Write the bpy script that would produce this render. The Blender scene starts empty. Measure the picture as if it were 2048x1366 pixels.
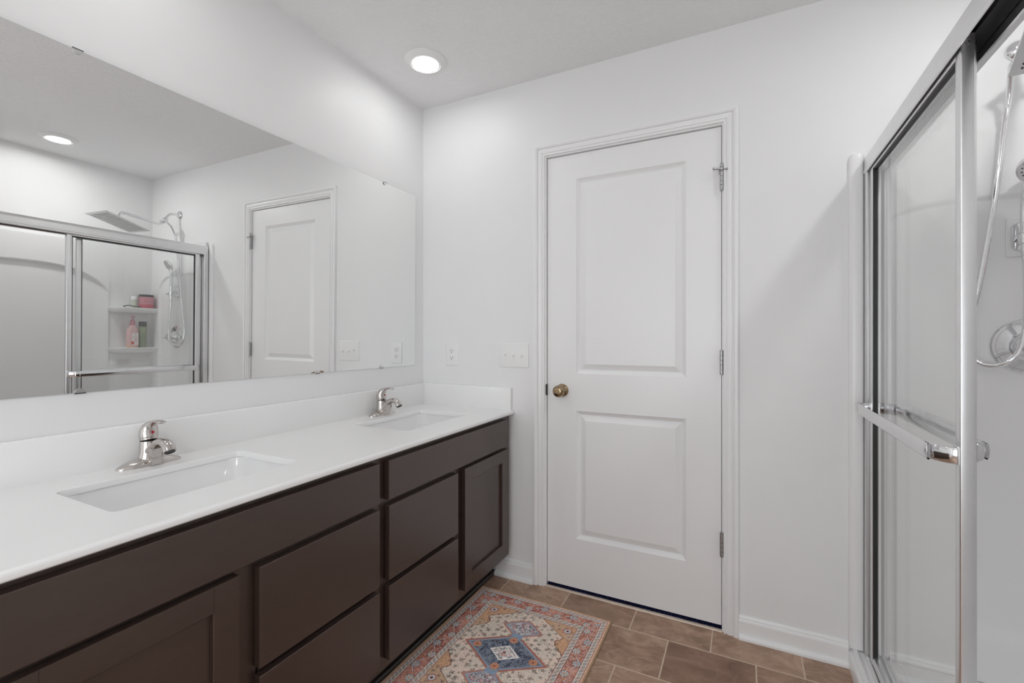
import bpy, bmesh, math, random
import numpy as np
from mathutils import Vector, Matrix
random.seed(4)
PI = math.pi
SC = bpy.context.scene
COL = SC.collection

# ------------------------------------------------------------------ camera
cam = bpy.data.objects.new('camera', bpy.data.cameras.new('camera'))
COL.objects.link(cam)
cam.data.sensor_width = 36.0
cam.data.lens = 920.6 * 36.0 / 2048.0
cam.data.shift_y = -7.7 / 2048.0
cam.data.clip_start = 0.02
cam.location = (1.5739, -2.0475, 1.1906)
cam.rotation_euler = (math.radians(90), 0, math.radians(26.697))
SC.camera = cam

# ------------------------------------------------------------------ world, colour management, light
world = bpy.data.worlds.new('world'); SC.world = world
world.use_nodes = True
world.node_tree.nodes['Background'].inputs[0].default_value = (0.75, 0.85, 1.0, 1)
world.node_tree.nodes['Background'].inputs[1].default_value = 0.3
SC.view_settings.view_transform = 'Standard'
SC.view_settings.look = 'None'
SC.view_settings.gamma = 1.0
SC.view_settings.exposure = 0.04
SC.view_settings.use_curve_mapping = False
SC.cycles.use_denoising = True
SC.cycles.max_bounces = 14
SC.cycles.diffuse_bounces = 8
SC.cycles.glossy_bounces = 8
SC.cycles.transparent_max_bounces = 16
SC.cycles.caustics_reflective = True
SC.cycles.sample_clamp_indirect = 6.0

LAMP = 34.0          # emission of each ceiling lens
# added frontal fill, set outside an invented window behind the camera
ad = bpy.data.lights.new('added_fill_light', 'AREA')
ad.shape = 'RECTANGLE'; ad.size = 1.7; ad.size_y = 1.5; ad.energy = 25.5
ad.color = (0.955, 0.985, 1.0)
ao = bpy.data.objects.new('added_fill_light', ad); COL.objects.link(ao)
ao.location = (1.1, -3.66, 1.2)
ao.rotation_euler = (math.radians(106), 0, 0)

# ------------------------------------------------------------------ materials
def newmat(name):
    m = bpy.data.materials.new(name); m.use_nodes = True
    nt = m.node_tree; nt.nodes.clear()
    out = nt.nodes.new('ShaderNodeOutputMaterial')
    return m, nt, out
def pbsdf(nt, out, col=(.8, .8, .8), rough=.5, metal=0., spec=.5, coat=0.):
    b = nt.nodes.new('ShaderNodeBsdfPrincipled')
    b.inputs['Base Color'].default_value = (*col, 1)
    b.inputs['Roughness'].default_value = rough
    b.inputs['Metallic'].default_value = metal
    b.inputs['Specular IOR Level'].default_value = spec
    b.inputs['Coat Weight'].default_value = coat
    b.inputs['Coat Roughness'].default_value = .08
    nt.links.new(b.outputs[0], out.inputs[0])
    return b
def node(nt, t, **kw):
    n = nt.nodes.new(t)
    for k, v in kw.items(): setattr(n, k, v)
    return n
def noise(nt, scale, detail=3, dist=0., rough=.5, vec=None):
    n = node(nt, 'ShaderNodeTexNoise')
    n.inputs['Scale'].default_value = scale; n.inputs['Detail'].default_value = detail
    n.inputs['Distortion'].default_value = dist; n.inputs['Roughness'].default_value = rough
    if vec is not None: nt.links.new(vec, n.inputs['Vector'])
    return n
def objco(nt, scale=(1, 1, 1), loc=(0, 0, 0)):
    tc = node(nt, 'ShaderNodeTexCoord'); mp = node(nt, 'ShaderNodeMapping')
    mp.inputs['Scale'].default_value = scale; mp.inputs['Location'].default_value = loc
    nt.links.new(tc.outputs['Object'], mp.inputs['Vector'])
    return mp.outputs[0]
def ramp(nt, fac, stops):
    r = node(nt, 'ShaderNodeValToRGB')
    e = r.color_ramp.elements
    while len(e) < len(stops): e.new(.5)
    for i, (p, c) in enumerate(stops):
        e[i].position = p; e[i].color = (*c, 1) if len(c) == 3 else c
    nt.links.new(fac, r.inputs[0])
    return r
def bump(nt, b, height, strength, dist):
    bp = node(nt, 'ShaderNodeBump')
    bp.inputs['Strength'].default_value = strength; bp.inputs['Distance'].default_value = dist
    nt.links.new(height, bp.inputs['Height']); nt.links.new(bp.outputs[0], b.inputs['Normal'])
def mix(nt, fac, a, c, mode='MIX'):
    m = node(nt, 'ShaderNodeMix', data_type='RGBA', blend_type=mode)
    for s, v in ((0, fac), (6, a), (7, c)):
        if isinstance(v, (int, float)): m.inputs[s].default_value = v
        elif isinstance(v, tuple): m.inputs[s].default_value = (*v, 1)
        else: nt.links.new(v, m.inputs[s])
    return m.outputs[2]

def simple(name, col, rough=.5, metal=0., spec=.5, coat=0., bscale=None, bstr=.1, bdist=.001, var=.0, vscale=6.):
    m, nt, out = newmat(name)
    b = pbsdf(nt, out, col, rough, metal, spec, coat)
    co = objco(nt)
    n = noise(nt, vscale, 4, vec=co)
    lo = tuple(max(0, c * (1 - var)) for c in col); hi = tuple(min(1, c * (1 + var)) for c in col)
    r = ramp(nt, n.outputs[0], [(.3, lo), (.7, hi)])
    nt.links.new(r.outputs[0], b.inputs['Base Color'])
    if bscale:
        n2 = noise(nt, bscale, 4, vec=co)
        bump(nt, b, n2.outputs[0], bstr, bdist)
    return m

M = {}
M['wall'] = simple('wall_paint', (.83, .83, .835), .45, spec=.35, bscale=220, bstr=.12, bdist=.0006, var=.006)
M['trim'] = simple('trim_paint', (.86, .86, .865), .3, spec=.45, bscale=60, bstr=.05, bdist=.0006, var=.004)
M['plastic'] = simple('white_plastic', (.84, .84, .84), .3, var=.005)
M['counter'] = simple('cultured_marble', (.87, .87, .87), .24, spec=.45, coat=.12, var=.01, vscale=4)
M['porcelain'] = simple('white_porcelain', (.84, .84, .845), .08, spec=.5, coat=.4, var=.004)
M['acrylic'] = simple('white_acrylic', (.86, .86, .865), .25, spec=.4, coat=.1, var=.006, vscale=2)
M['chrome'] = simple('chrome', (.82, .82, .83), .09, 1., var=.02, vscale=30)
M['satin_chrome'] = simple('satin_chrome', (.83, .83, .835), .34, 1., var=.02, vscale=20)
M['head_steel'] = simple('brushed_steel', (.80, .80, .80), .34, 1., var=.02, vscale=20)
M['nickel'] = simple('polished_nickel', (.61, .575, .55), .13, 1., var=.05, vscale=25)
M['steel'] = simple('hinge_steel', (.44, .44, .44), .3, 1., var=.06, vscale=60)
M['brass'] = simple('antique_brass', (.36, .27, .17), .22, 1., var=.4, vscale=90)
M['black'] = simple('black_rubber', (.012, .012, .012), .5, var=.1)
M['dark_plastic'] = simple('black_plastic', (.02, .02, .02), .3, var=.1)
M['slot'] = simple('dark_slot', (.05, .05, .05), .6, var=.1)
M['red'] = simple('red_dot', (.4, .01, .03), .2, var=.1)
M['blue'] = simple('blue_dot', (.01, .02, .15), .2, var=.1)
M['pink'] = simple('pink_plastic', (.56, .22, .27), .3, var=.05)
M['deep_pink'] = simple('deep_pink_print', (.50, .05, .10), .35, var=.05)
M['pink_gel'] = simple('pink_translucent_plastic', (.70, .45, .45), .2, coat=.3, var=.04)
M['peach'] = simple('peach_liquid', (.78, .50, .40), .2, coat=.3, var=.04)
M['label'] = simple('paper_label', (.82, .74, .72), .5, var=.02)
M['red_print'] = simple('red_print', (.60, .06, .05), .5, var=.05)
M['green'] = simple('sage_green_plastic', (.25, .30, .20), .3, var=.1, vscale=20)
M['pale_green'] = simple('pale_green_print', (.33, .40, .24), .35, var=.1)
M['gutter'] = simple('sealant', (.35, .33, .31), .7, var=.1)
M['glue'] = simple('threshold_strip', (.62, .52, .44), .35, .3, var=.08, vscale=30)

def mat_ceiling():
    m, nt, out = newmat('ceiling_texture')
    b = pbsdf(nt, out, (.86, .86, .865), .7, spec=.2)
    co = objco(nt)
    n1 = noise(nt, 26, 5, 2.2, .6, co)
    r1 = ramp(nt, n1.outputs[0], [(.48, (0, 0, 0)), (.56, (1, 1, 1))])
    n2 = noise(nt, 120, 3, 0, .5, co)
    h = mix(nt, .25, r1.outputs[0], n2.outputs[0])
    bump(nt, b, h, .42, .003)
    return m
M['ceiling'] = mat_ceiling()

def mat_floor():
    m, nt, out = newmat('slate_look_tile')
    b = pbsdf(nt, out, rough=.35, spec=.45)
    tc = node(nt, 'ShaderNodeTexCoord'); mp = node(nt, 'ShaderNodeMapping')
    W, H = .305, .2295
    mp.inputs['Location'].default_value = (-.852 + W * 20, .155 + H * 21, 0)
    nt.links.new(tc.outputs['Object'], mp.inputs['Vector'])
    co = mp.outputs[0]
    br = node(nt, 'ShaderNodeTexBrick')
    br.offset = .5; br.offset_frequency = 2; br.squash = 1
    br.inputs['Scale'].default_value = 1
    br.inputs['Mortar Size'].default_value = .0028
    br.inputs['Mortar Smooth'].default_value = .15
    br.inputs['Brick Width'].default_value = W
    br.inputs['Row Height'].default_value = H
    br.inputs['Bias'].default_value = 0
    br.inputs['Color1'].default_value = (.0, .0, .0, 1); br.inputs['Color2'].default_value = (1, 1, 1, 1)
    br.inputs['Mortar'].default_value = (.5, .5, .5, 1)
    nt.links.new(co, br.inputs['Vector'])
    # every tile shifts the vein pattern by its own random value
    sh = node(nt, 'ShaderNodeVectorMath', operation='SCALE'); sh.inputs['Scale'].default_value = 7.3
    nt.links.new(br.outputs['Color'], sh.inputs[0])
    ad_ = node(nt, 'ShaderNodeVectorMath', operation='ADD')
    nt.links.new(co, ad_.inputs[0]); nt.links.new(sh.outputs[0], ad_.inputs[1])
    st = node(nt, 'ShaderNodeMapping'); st.inputs['Scale'].default_value = (1, 1.7, 1); st.inputs['Rotation'].default_value = (0, 0, .35)
    nt.links.new(ad_.outputs[0], st.inputs['Vector'])
    n1 = noise(nt, 5.5, 7, 1.6, .6, st.outputs[0])
    base = ramp(nt, n1.outputs[0], [(.25, (.225, .128, .085)), (.42, (.330, .204, .140)), (.58, (.430, .280, .198)), (.75, (.57, .40, .295))])
    n2 = noise(nt, 3.2, 4, 2.6, .55, st.outputs[0])
    vein = ramp(nt, n2.outputs[0], [(.475, (0, 0, 0)), (.50, (1, 1, 1)), (.525, (0, 0, 0))])
    n3 = noise(nt, 1.7, 2, 0, .5, st.outputs[0])
    vm = node(nt, 'ShaderNodeMath', operation='MULTIPLY')
    nt.links.new(vein.outputs[0], vm.inputs[0]); nt.links.new(n3.outputs[0], vm.inputs[1])
    c1 = mix(nt, vm.outputs[0], base.outputs[0], (.52, .37, .27))
    tint = ramp(nt, br.outputs['Color'], [(.0, (.66, .58, .55)), (.3, (.92, .89, .87)), (.7, (1.0, 1.0, 1.0)), (1., (1.10, 1.10, 1.09))])
    c2 = mix(nt, 1., c1, tint.outputs[0], 'MULTIPLY')
    n4 = noise(nt, 90, 3, 0, .5, co)
    mort = ramp(nt, n4.outputs[0], [(.3, (.56, .43, .32)), (.7, (.68, .54, .41))])
    c3 = mix(nt, br.outputs['Fac'], c2, mort.outputs[0])
    nt.links.new(c3, b.inputs['Base Color'])
    inv = node(nt, 'ShaderNodeMath', operation='MULTIPLY_ADD'); inv.inputs[1].default_value = -1.; inv.inputs[2].default_value = 1.
    nt.links.new(br.outputs['Fac'], inv.inputs[0])
    hh = node(nt, 'ShaderNodeMath', operation='MULTIPLY_ADD'); hh.inputs[1].default_value = .35
    nt.links.new(n1.outputs[0], hh.inputs[0]); nt.links.new(inv.outputs[0], hh.inputs[2])
    bump(nt, b, hh.outputs[0], .45, .003)
    return m
M['floor'] = mat_floor()

def mat_wood():
    m, nt, out = newmat('espresso_wood')
    b = pbsdf(nt, out, rough=.30, spec=.5); b.inputs['IOR'].default_value = 1.85; b.inputs['Specular Tint'].default_value = (1, .91, .87, 1)
    co = objco(nt, (1, 1, 1))
    st = objco(nt, (14, 2.5, 14))
    n1 = noise(nt, 6, 6, .8, .6, st)
    r = ramp(nt, n1.outputs[0], [(.25, (.032, .0200, .0160)), (.5, (.042, .0268, .0215)), (.8, (.053, .034, .0270))])
    n2 = noise(nt, 2.2, 2, 0, .5, co)
    c = mix(nt, n2.outputs[0], r.outputs[0], (.043, .0272, .0220))
    nt.links.new(c, b.inputs['Base Color'])
    bump(nt, b, n1.outputs[0], .05, .0005)
    return m
M['wood'] = mat_wood()
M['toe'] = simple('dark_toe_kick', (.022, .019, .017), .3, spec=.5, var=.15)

def mat_glass(name, tint=(.97, .985, .98), ior=1.5):
    m, nt, out = newmat(name)
    tr = node(nt, 'ShaderNodeBsdfTransparent'); tr.inputs[0].default_value = (*tint, 1)
    gl = node(nt, 'ShaderNodeBsdfGlossy'); gl.inputs['Roughness'].default_value = 0.0
    gl.inputs[0].default_value = (.97, .97, .97, 1)
    fr = node(nt, 'ShaderNodeFresnel'); fr.inputs[0].default_value = ior
    ge = node(nt, 'ShaderNodeNewGeometry')
    one = node(nt, 'ShaderNodeMath', operation='SUBTRACT'); one.inputs[0].default_value = 1.
    nt.links.new(ge.outputs['Backfacing'], one.inputs[1])
    # the two faces of a pane together: 2F/(1+F)
    a = node(nt, 'ShaderNodeMath', operation='ADD'); a.inputs[1].default_value = 1.
    nt.links.new(fr.outputs[0], a.inputs[0])
    d = node(nt, 'ShaderNodeMath', operation='DIVIDE'); nt.links.new(fr.outputs[0], d.inputs[0]); nt.links.new(a.outputs[0], d.inputs[1])
    t2 = node(nt, 'ShaderNodeMath', operation='MULTIPLY'); t2.inputs[1].default_value = 2.; nt.links.new(d.outputs[0], t2.inputs[0])
    f = node(nt, 'ShaderNodeMath', operation='MULTIPLY'); nt.links.new(t2.outputs[0], f.inputs[0]); nt.links.new(one.outputs[0], f.inputs[1])
    ms = node(nt, 'ShaderNodeMixShader')
    nt.links.new(f.outputs[0], ms.inputs[0]); nt.links.new(tr.outputs[0], ms.inputs[1]); nt.links.new(gl.outputs[0], ms.inputs[2])
    nt.links.new(ms.outputs[0], out.inputs[0])
    return m
M['glass'] = mat_glass('shower_glass', (.992, .996, .994))

def mat_mirror():
    m, nt, out = newmat('mirror_silver')
    pbsdf(nt, out, (.90, .905, .90), 0.0, 1.)
    return m
M['mirror'] = mat_mirror()
M['mirror_edge'] = simple('mirror_edge', (.25, .28, .27), .2, var=.1)

def mat_emit(name, col, s):
    m, nt, out = newmat(name)
    e = node(nt, 'ShaderNodeEmission'); e.inputs[0].default_value = (*col, 1); e.inputs[1].default_value = s
    nt.links.new(e.outputs[0], out.inputs[0]); return m
M['lens'] = mat_emit('lamp_lens', (.995, 1., .985), LAMP)
M['soft_lens'] = mat_emit('soft_lamp_lens', (.995, 1., .985), LAMP * .75)
M['bright_lens'] = mat_emit('bright_lamp_lens', (.995, 1., .985), LAMP * 4.1)
M['fill_lens'] = mat_emit('fill_lamp_lens', (.995, 1., .985), LAMP * 6)  # for the added fill lamp only, far stronger than the others

def mat_rug():
    m, nt, out = newmat('printed_rug_pile')
    b = pbsdf(nt, out, rough=.95, spec=.1)
    at = node(nt, 'ShaderNodeAttribute'); at.attribute_name = 'weave'
    co = objco(nt)
    n = noise(nt, 900, 2, vec=co)
    r = ramp(nt, n.outputs[0], [(.3, (.80, .80, .80)), (.7, (1.15, 1.15, 1.15))])
    nt.links.new(mix(nt, 1., at.outputs['Color'], r.outputs[0], 'MULTIPLY'), b.inputs['Base Color'])
    bump(nt, b, n.outputs[0], .5, .0015)
    return m
M['rug'] = mat_rug()
M['binding'] = simple('rug_binding', (.42, .29, .17), .9, var=.15, vscale=300, bscale=500, bstr=.4)

def mat_carpet():
    m, nt, out = newmat('dark_carpet')
    b = pbsdf(nt, out, rough=1., spec=.05)
    co = objco(nt)
    n = noise(nt, 180, 3, vec=co)
    r = ramp(nt, n.outputs[0], [(.42, (.004, .004, .008)), (.60, (.035, .045, .17)), (.72, (.28, .30, .50))])
    nt.links.new(r.outputs[0], b.inputs['Base Color'])
    bump(nt, b, n.outputs[0], 1., .01)
    return m
M['carpet'] = mat_carpet()

# ------------------------------------------------------------------ mesh helpers
def obj(name, bm, mats, parent=None, smooth=None, loc=None, flat_top=False):
    me = bpy.data.meshes.new(name)
    bmesh.ops.recalc_face_normals(bm, faces=bm.faces)
    bm.to_mesh(me); bm.free()
    if not isinstance(mats, (list, tuple)): mats = [mats]
    for m in mats: me.materials.append(m)
    o = bpy.data.objects.new(name, me); COL.objects.link(o)
    if smooth:
        me.polygons.foreach_set('use_smooth', [True] * len(me.polygons))
        me.set_sharp_from_angle(angle=math.radians(smooth))
        if flat_top:
            me.polygons.foreach_set('use_smooth', [abs(q.normal.z) < .9995 for q in me.polygons])
    if loc is not None: o.location = loc
    if parent is not None:
        o.parent = parent
        if loc is None: o.location = -parent.location     # meshes are laid out in room coordinates
    return o
def tag(o, label=None, cat=None, group=None, kind=None):
    if label: o['label'] = label
    if cat: o['category'] = cat
    if group: o['group'] = group
    if kind: o['kind'] = kind
    return o
def thing(name, label, cat, loc, group=None, kind=None):
    o = bpy.data.objects.new(name, None); COL.objects.link(o)
    o.empty_display_size = .05; o.location = loc
    return tag(o, label, cat, group, kind)
def struct(name, bm, m, parent=None, label=None, smooth=None):
    o = obj(name, bm, m, parent, smooth)
    if parent is None: tag(o, label, None, None, 'structure')
    return o
def quads(bm, vs, fs, mi=0):
    v = [bm.verts.new(p) for p in vs]
    out = []
    for f in fs:
        try:
            q = bm.faces.new([v[i] for i in f]); q.material_index = mi; out.append(q)
        except ValueError: pass
    return v, out
def box(bm, x0, x1, y0, y1, z0, z1, bev=0., seg=2, mi=0, rot=None, piv=None):
    vs = [(x, y, z) for x in (x0, x1) for y in (y0, y1) for z in (z0, z1)]
    fs = [(0, 1, 3, 2), (4, 6, 7, 5), (0, 4, 5, 1), (2, 3, 7, 6), (0, 2, 6, 4), (1, 5, 7, 3)]
    t = bmesh.new() if bev else bm
    v, f = quads(t, vs, fs, mi)
    if bev:
        bmesh.ops.bevel(t, geom=t.edges[:], offset=bev, segments=seg, profile=.5, affect='EDGES')
        mp = {}
        for q in t.verts: mp[q] = bm.verts.new(q.co)
        v = list(mp.values())
        for q in t.faces:
            n = bm.faces.new([mp[k] for k in q.verts]); n.material_index = mi; n.smooth = False
        t.free()
    if rot is not None:
        piv = Vector(piv if piv is not None else ((x0 + x1) / 2, (y0 + y1) / 2, (z0 + z1) / 2))
        for q in v: q.co = piv + rot @ (q.co - piv)
    return v
def B(*a, **k):
    bm = bmesh.new(); box(bm, *a, **k); return bm
def loft(bm, rings, closed=True, cap=(True, True), mi=0):
    R = [[bm.verts.new(p) for p in r] for r in rings]
    n = len(R[0])
    for a, b in zip(R, R[1:]):
        for i in range(n if closed else n - 1):
            j = (i + 1) % n
            f = bm.faces.new((a[i], a[j], b[j], b[i])); f.material_index = mi
    if cap[0]: bm.faces.new(R[0][::-1]).material_index = mi
    if cap[1]: bm.faces.new(R[-1]).material_index = mi
    return R
def frame_for(d):
    d = Vector(d).normalized()
    up = Vector((0, 0, 1)) if abs(d.z) < .95 else Vector((0, 1, 0))
    a = d.cross(up).normalized(); return a, a.cross(d).normalized()
def lathe(bm, prof, org=(0, 0, 0), axis=(0, 0, 1), seg=32, mi=0, sx=1., sy=1.):
    """prof: list of (radius, height along axis)"""
    a, b = frame_for(axis); ax = Vector(axis).normalized(); org = Vector(org)
    rings = []
    for r, h in prof:
        r = max(r, 1e-5)
        rings.append([org + ax * h + a * (r * sx * math.cos(2 * PI * i / seg)) + b * (r * sy * math.sin(2 * PI * i / seg)) for i in range(seg)])
    return loft(bm, rings, mi=mi)
def spline(pts, n=8):
    P = [Vector(p) for p in pts]; P = [2 * P[0] - P[1]] + P + [2 * P[-1] - P[-2]]
    out = []
    for i in range(1, len(P) - 2):
        for k in range(n):
            t = k / n
            p0, p1, p2, p3 = P[i - 1:i + 3]
            out.append(.5 * ((2 * p1) + (p2 - p0) * t + (2 * p0 - 5 * p1 + 4 * p2 - p3) * t * t + (3 * p1 - p0 - 3 * p2 + p3) * t ** 3))
    out.append(P[-2]); return out
def tube(bm, pts, r, seg=14, mi=0, flat=1., up=None):
    """r: number or per-point list; flat scales the second axis"""
    P = [Vector(p) for p in pts]; n = len(P)
    rr = r if isinstance(r, (list, tuple)) else [r] * n
    ff = flat if isinstance(flat, (list, tuple)) else [flat] * n
    T = [(P[min(i + 1, n - 1)] - P[max(i - 1, 0)]).normalized() for i in range(n)]
    if up is None: a, b = frame_for(T[0])
    else:
        a = T[0].cross(Vector(up)).normalized(); b = a.cross(T[0]).normalized()
    rings = []
    for i in range(n):
        a = (a - T[i] * a.dot(T[i])).normalized(); b = T[i].cross(a).normalized()
        rings.append([P[i] + a * (rr[i] * math.cos(2 * PI * k / seg)) + b * (rr[i] * ff[i] * math.sin(2 * PI * k / seg)) for k in range(seg)])
    return loft(bm, rings, mi=mi)
def arc(cx, cy, r, a0, a1, n=8):
    return [(cx + r * math.cos(math.radians(a0 + (a1 - a0) * i / n)), cy + r * math.sin(math.radians(a0 + (a1 - a0) * i / n))) for i in range(n + 1)]
def rrect(x0, x1, y0, y1, r, n=6, inset=0.):
    x0 += inset; x1 -= inset; y0 += inset; y1 -= inset; r = max(r - inset, .0005)
    return arc(x1 - r, y1 - r, r, 0, 90, n) + arc(x0 + r, y1 - r, r, 90, 180, n) + arc(x0 + r, y0 + r, r, 180, 270, n) + arc(x1 - r, y0 + r, r, 270, 360, n)

# ------------------------------------------------------------------ measures
CEIL = 2.4437
WX = -.004                # face of the mirror wall
DOOR0, DOOR1, DZ0, DZ1 = .7311, 1.4931, .0187, 2.0507
SHX = 1.96                # room side plane of the shower front
RW = 2.755                # right wall face
SEND = -1.56              # camera end of the shower
YR = -3.6                 # wall behind the camera

# ------------------------------------------------------------------ room shell
bm = B(WX - .1, RW + .1, YR - .1, .013, -.08, 0.0)
struct('floor', bm, M['floor'], label='brown slate-look tile floor laid in running bond with beige grout')
bm = B(WX - .1, RW + .1, YR - .1, .14, CEIL, CEIL + .08)
struct('ceiling', bm, M['ceiling'], label='white textured ceiling')
struct('wall_left', B(WX - .1, WX, YR - .1, .14, 0, CEIL), M['wall'], label='white wall behind the mirror and vanity')
bm = bmesh.new()
box(bm, WX, DOOR0 - .021, 0, .12, 0, CEIL)
box(bm, DOOR0 - .021, DOOR1 + .021, 0, .12, DZ1 + .021, CEIL)
box(bm, DOOR1 + .021, RW, 0, .12, 0, CEIL)
struct('wall_back', bm, M['wall'], label='white wall holding the panelled door')
struct('wall_right', B(RW, RW + .1, YR - .1, .14, 0, CEIL), M['wall'], label='white wall along the far side of the shower')
struct('wall_right', B(SHX - .02, RW, SEND - .12, SEND, 0, CEIL), M['wall'], label='white wall closing the end of the shower')
bm = bmesh.new()      # wall behind the camera, with an opening added for the fill light
W0, W1, WZ0, WZ1 = .25, 1.95, .45, 2.1
box(bm, WX, W0, YR - .1, YR, 0, CEIL); box(bm, W1, RW, YR - .1, YR, 0, CEIL)
box(bm, W0, W1, YR - .1, YR, 0, WZ0); box(bm, W0, W1, YR - .1, YR, WZ1, CEIL)
struct('wall_front', bm, M['wall'], label='white wall with the added window opening, facing the door')
wn = thing('added_window_1', 'added white framed window for fill light in the wall facing the door', 'window', ((W0 + W1) / 2, YR - .05, WZ0), kind='structure')  # unseen window, invented to carry the fill light
bm = bmesh.new()
for a in ((W0, W0 + .05, WZ0, WZ1), (W1 - .05, W1, WZ0, WZ1), (W0 + .05, W1 - .05, WZ0, WZ0 + .05), (W0 + .05, W1 - .05, WZ1 - .05, WZ1), (1.08, 1.12, WZ0 + .05, WZ1 - .05)):
    box(bm, a[0], a[1], YR - .07, YR + .01, a[2], a[3], bev=.004)
obj('added_window_frame', bm, M['trim'], wn)
# small dark hallway behind the closed door, seen only through the gap under it
struct('floor', B(.5, 1.75, .055, .8, -.08, .006), M['carpet'], label='dark blue carpet beyond the gap under the door')
struct('wall_back', B(.5, 1.75, .8, .85, 0, CEIL), M['wall'], label='hallway wall beyond the door')

# jamb lining + stop + casing
bm = bmesh.new()
box(bm, DOOR0 - .021, DOOR0 - .003, 0.0, .12, 0, DZ1 + .021)
box(bm, DOOR1 + .003, DOOR1 + .021, 0.0, .12, 0, DZ1 + .021)
box(bm, DOOR0 - .003, DOOR1 + .003, 0.0, .12, DZ1 + .003, DZ1 + .021)
box(bm, DOOR0 - .003, DOOR0 + .009, .049, .085, 0, DZ1 + .003)
box(bm, DOOR1 - .009, DOOR1 + .003, .049, .085, 0, DZ1 + .003)
box(bm, DOOR0 + .009, DOOR1 - .009, .049, .085, DZ1 - .009, DZ1 + .003)
jamb = struct('trim_2', bm, M['trim'], label='white door jamb lining the doorway')
CP = [(0, 0), (0, .006), (.003, .0095), (.008, .010), (.0095, .0062), (.0125, .0062), (.014, .0105), (.024, .0125), (.030, .0125), (.0315, .0085), (.0345, .0085), (.036, .0145), (.043, .0185), (.050, .0190), (.0545, .0175), (.0555, .013), (.0555, 0)]
L_, R_, T_ = DOOR0 - .0085, DOOR1 + .0085, DZ1 + .0085
rings = [[(L_ - w, -d, 0) for w, d in CP], [(L_ - w, -d, T_ + w) for w, d in CP], [(R_ + w, -d, T_ + w) for w, d in CP], [(R_ + w, -d, 0) for w, d in CP]]
bm = bmesh.new(); loft(bm, rings)
struct('trim_1', bm, M['trim'], label='white moulded casing around the door')
# baseboards with shoe moulding
BP = [(0, .088), (.004, .088), (.006, .085), (.008, .080), (.008, .076), (.011, .072), (.0125, .066), (.0125, .020), (.018, .019), (.023, .015), (.0255, .009), (.026, 0), (0, 0)]
def baseboard(name, a, b, nrm, label):
    a = Vector(a); b = Vector(b); nrm = Vector(nrm)
    bm = bmesh.new()
    loft(bm, [[p + nrm * d + Vector((0, 0, z)) for d, z in BP] for p in (a, b)])
    return struct(name, bm, M['trim'], label=label)
baseboard('baseboard_back', (R_ + .0555, 0, 0), (1.914, 0, 0), (0, -1, 0), 'white baseboard between the door casing and the shower')
baseboard('baseboard_left', (.456, 0, 0), (L_ - .0555, 0, 0), (0, -1, 0), 'white baseboard between the vanity and the door casing')
baseboard('baseboard_front', (0, YR, 0), (RW, YR, 0), (0, 1, 0), 'white baseboard under the added window')
baseboard('baseboard_right', (SHX - .02, SEND - .12, 0), (RW, SEND - .12, 0), (0, -1, 0), 'white baseboard on the wall at the end of the shower')
# threshold
bm = bmesh.new()
loft(bm, [[(x, -.006, 0), (x, -.005, .003), (x, .000, .0058), (x, .007, .0058), (x, .012, .003), (x, .012, 0)] for x in (DOOR0 - .003, DOOR1 + .003)])
struct('trim_3', bm, M['glue'], label='beige threshold strip under the door')
bm = B(DOOR0 - .003, DOOR1 + .003, .012, .055, -.02, .005)
struct('trim_4', bm, M['carpet'], label='dark blue carpet edge under the door')

# ------------------------------------------------------------------ door
def panel_rings(bm, x0, x1, z0, z1, prof, y, sgn=1, depth_axis='y'):
    R = []
    for ins, dep in prof:
        pts = [(x0 + ins, z0 + ins), (x1 - ins, z0 + ins), (x1 - ins, z1 - ins), (x0 + ins, z1 - ins)]
        if depth_axis == 'y': R.append([bm.verts.new((a, y + dep, b)) for a, b in pts])
        else: R.append([bm.verts.new((y - dep, a, b)) for a, b in pts])
    for a, b in zip(R, R[1:]):
        for i in range(4): bm.faces.new((a[i], a[(i + 1) % 4], b[(i + 1) % 4], b[i]))
    bm.faces.new(R[-1])
DF = .012      # door face
dr = thing('door_1', 'closed white two-panel door with a brass knob', 'door', ((DOOR0 + DOOR1) / 2, DF, DZ0), kind='structure')
bm = bmesh.new()
px0, px1 = .874, 1.358
xs = [DOOR0, px0, px1, DOOR1]; zs = [DZ0, .250, .848, 1.023, 1.934, DZ1]
for i in range(3):
    for j in range(5):
        if i == 1 and j in (1, 3): continue
        quads(bm, [(xs[i], DF, zs[j]), (xs[i + 1], DF, zs[j]), (xs[i + 1], DF, zs[j + 1]), (xs[i], DF, zs[j + 1])], [(0, 1, 2, 3)])
PR = [(0, 0), (.001, .0018), (.0078, .0072), (.0090, .0090), (.0165, .0140), (.0190, .0142), (.0430, .0036), (.0450, .0030)]
panel_rings(bm, px0, px1, .250, .848, PR, DF); panel_rings(bm, px0, px1, 1.023, 1.934, PR, DF)
quads(bm, [(DOOR0, DF, DZ0), (DOOR1, DF, DZ0), (DOOR1, DF, DZ1), (DOOR0, DF, DZ1), (DOOR0, DF + .035, DZ0), (DOOR1, DF + .035, DZ0), (DOOR1, DF + .035, DZ1), (DOOR0, DF + .035, DZ1)],
      [(0, 1, 5, 4), (1, 2, 6, 5), (2, 3, 7, 6), (3, 0, 4, 7), (4, 5, 6, 7)])
bmesh.ops.remove_doubles(bm, verts=bm.verts, dist=.0001)
obj('door_slab', bm, M['trim'], dr)
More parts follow.
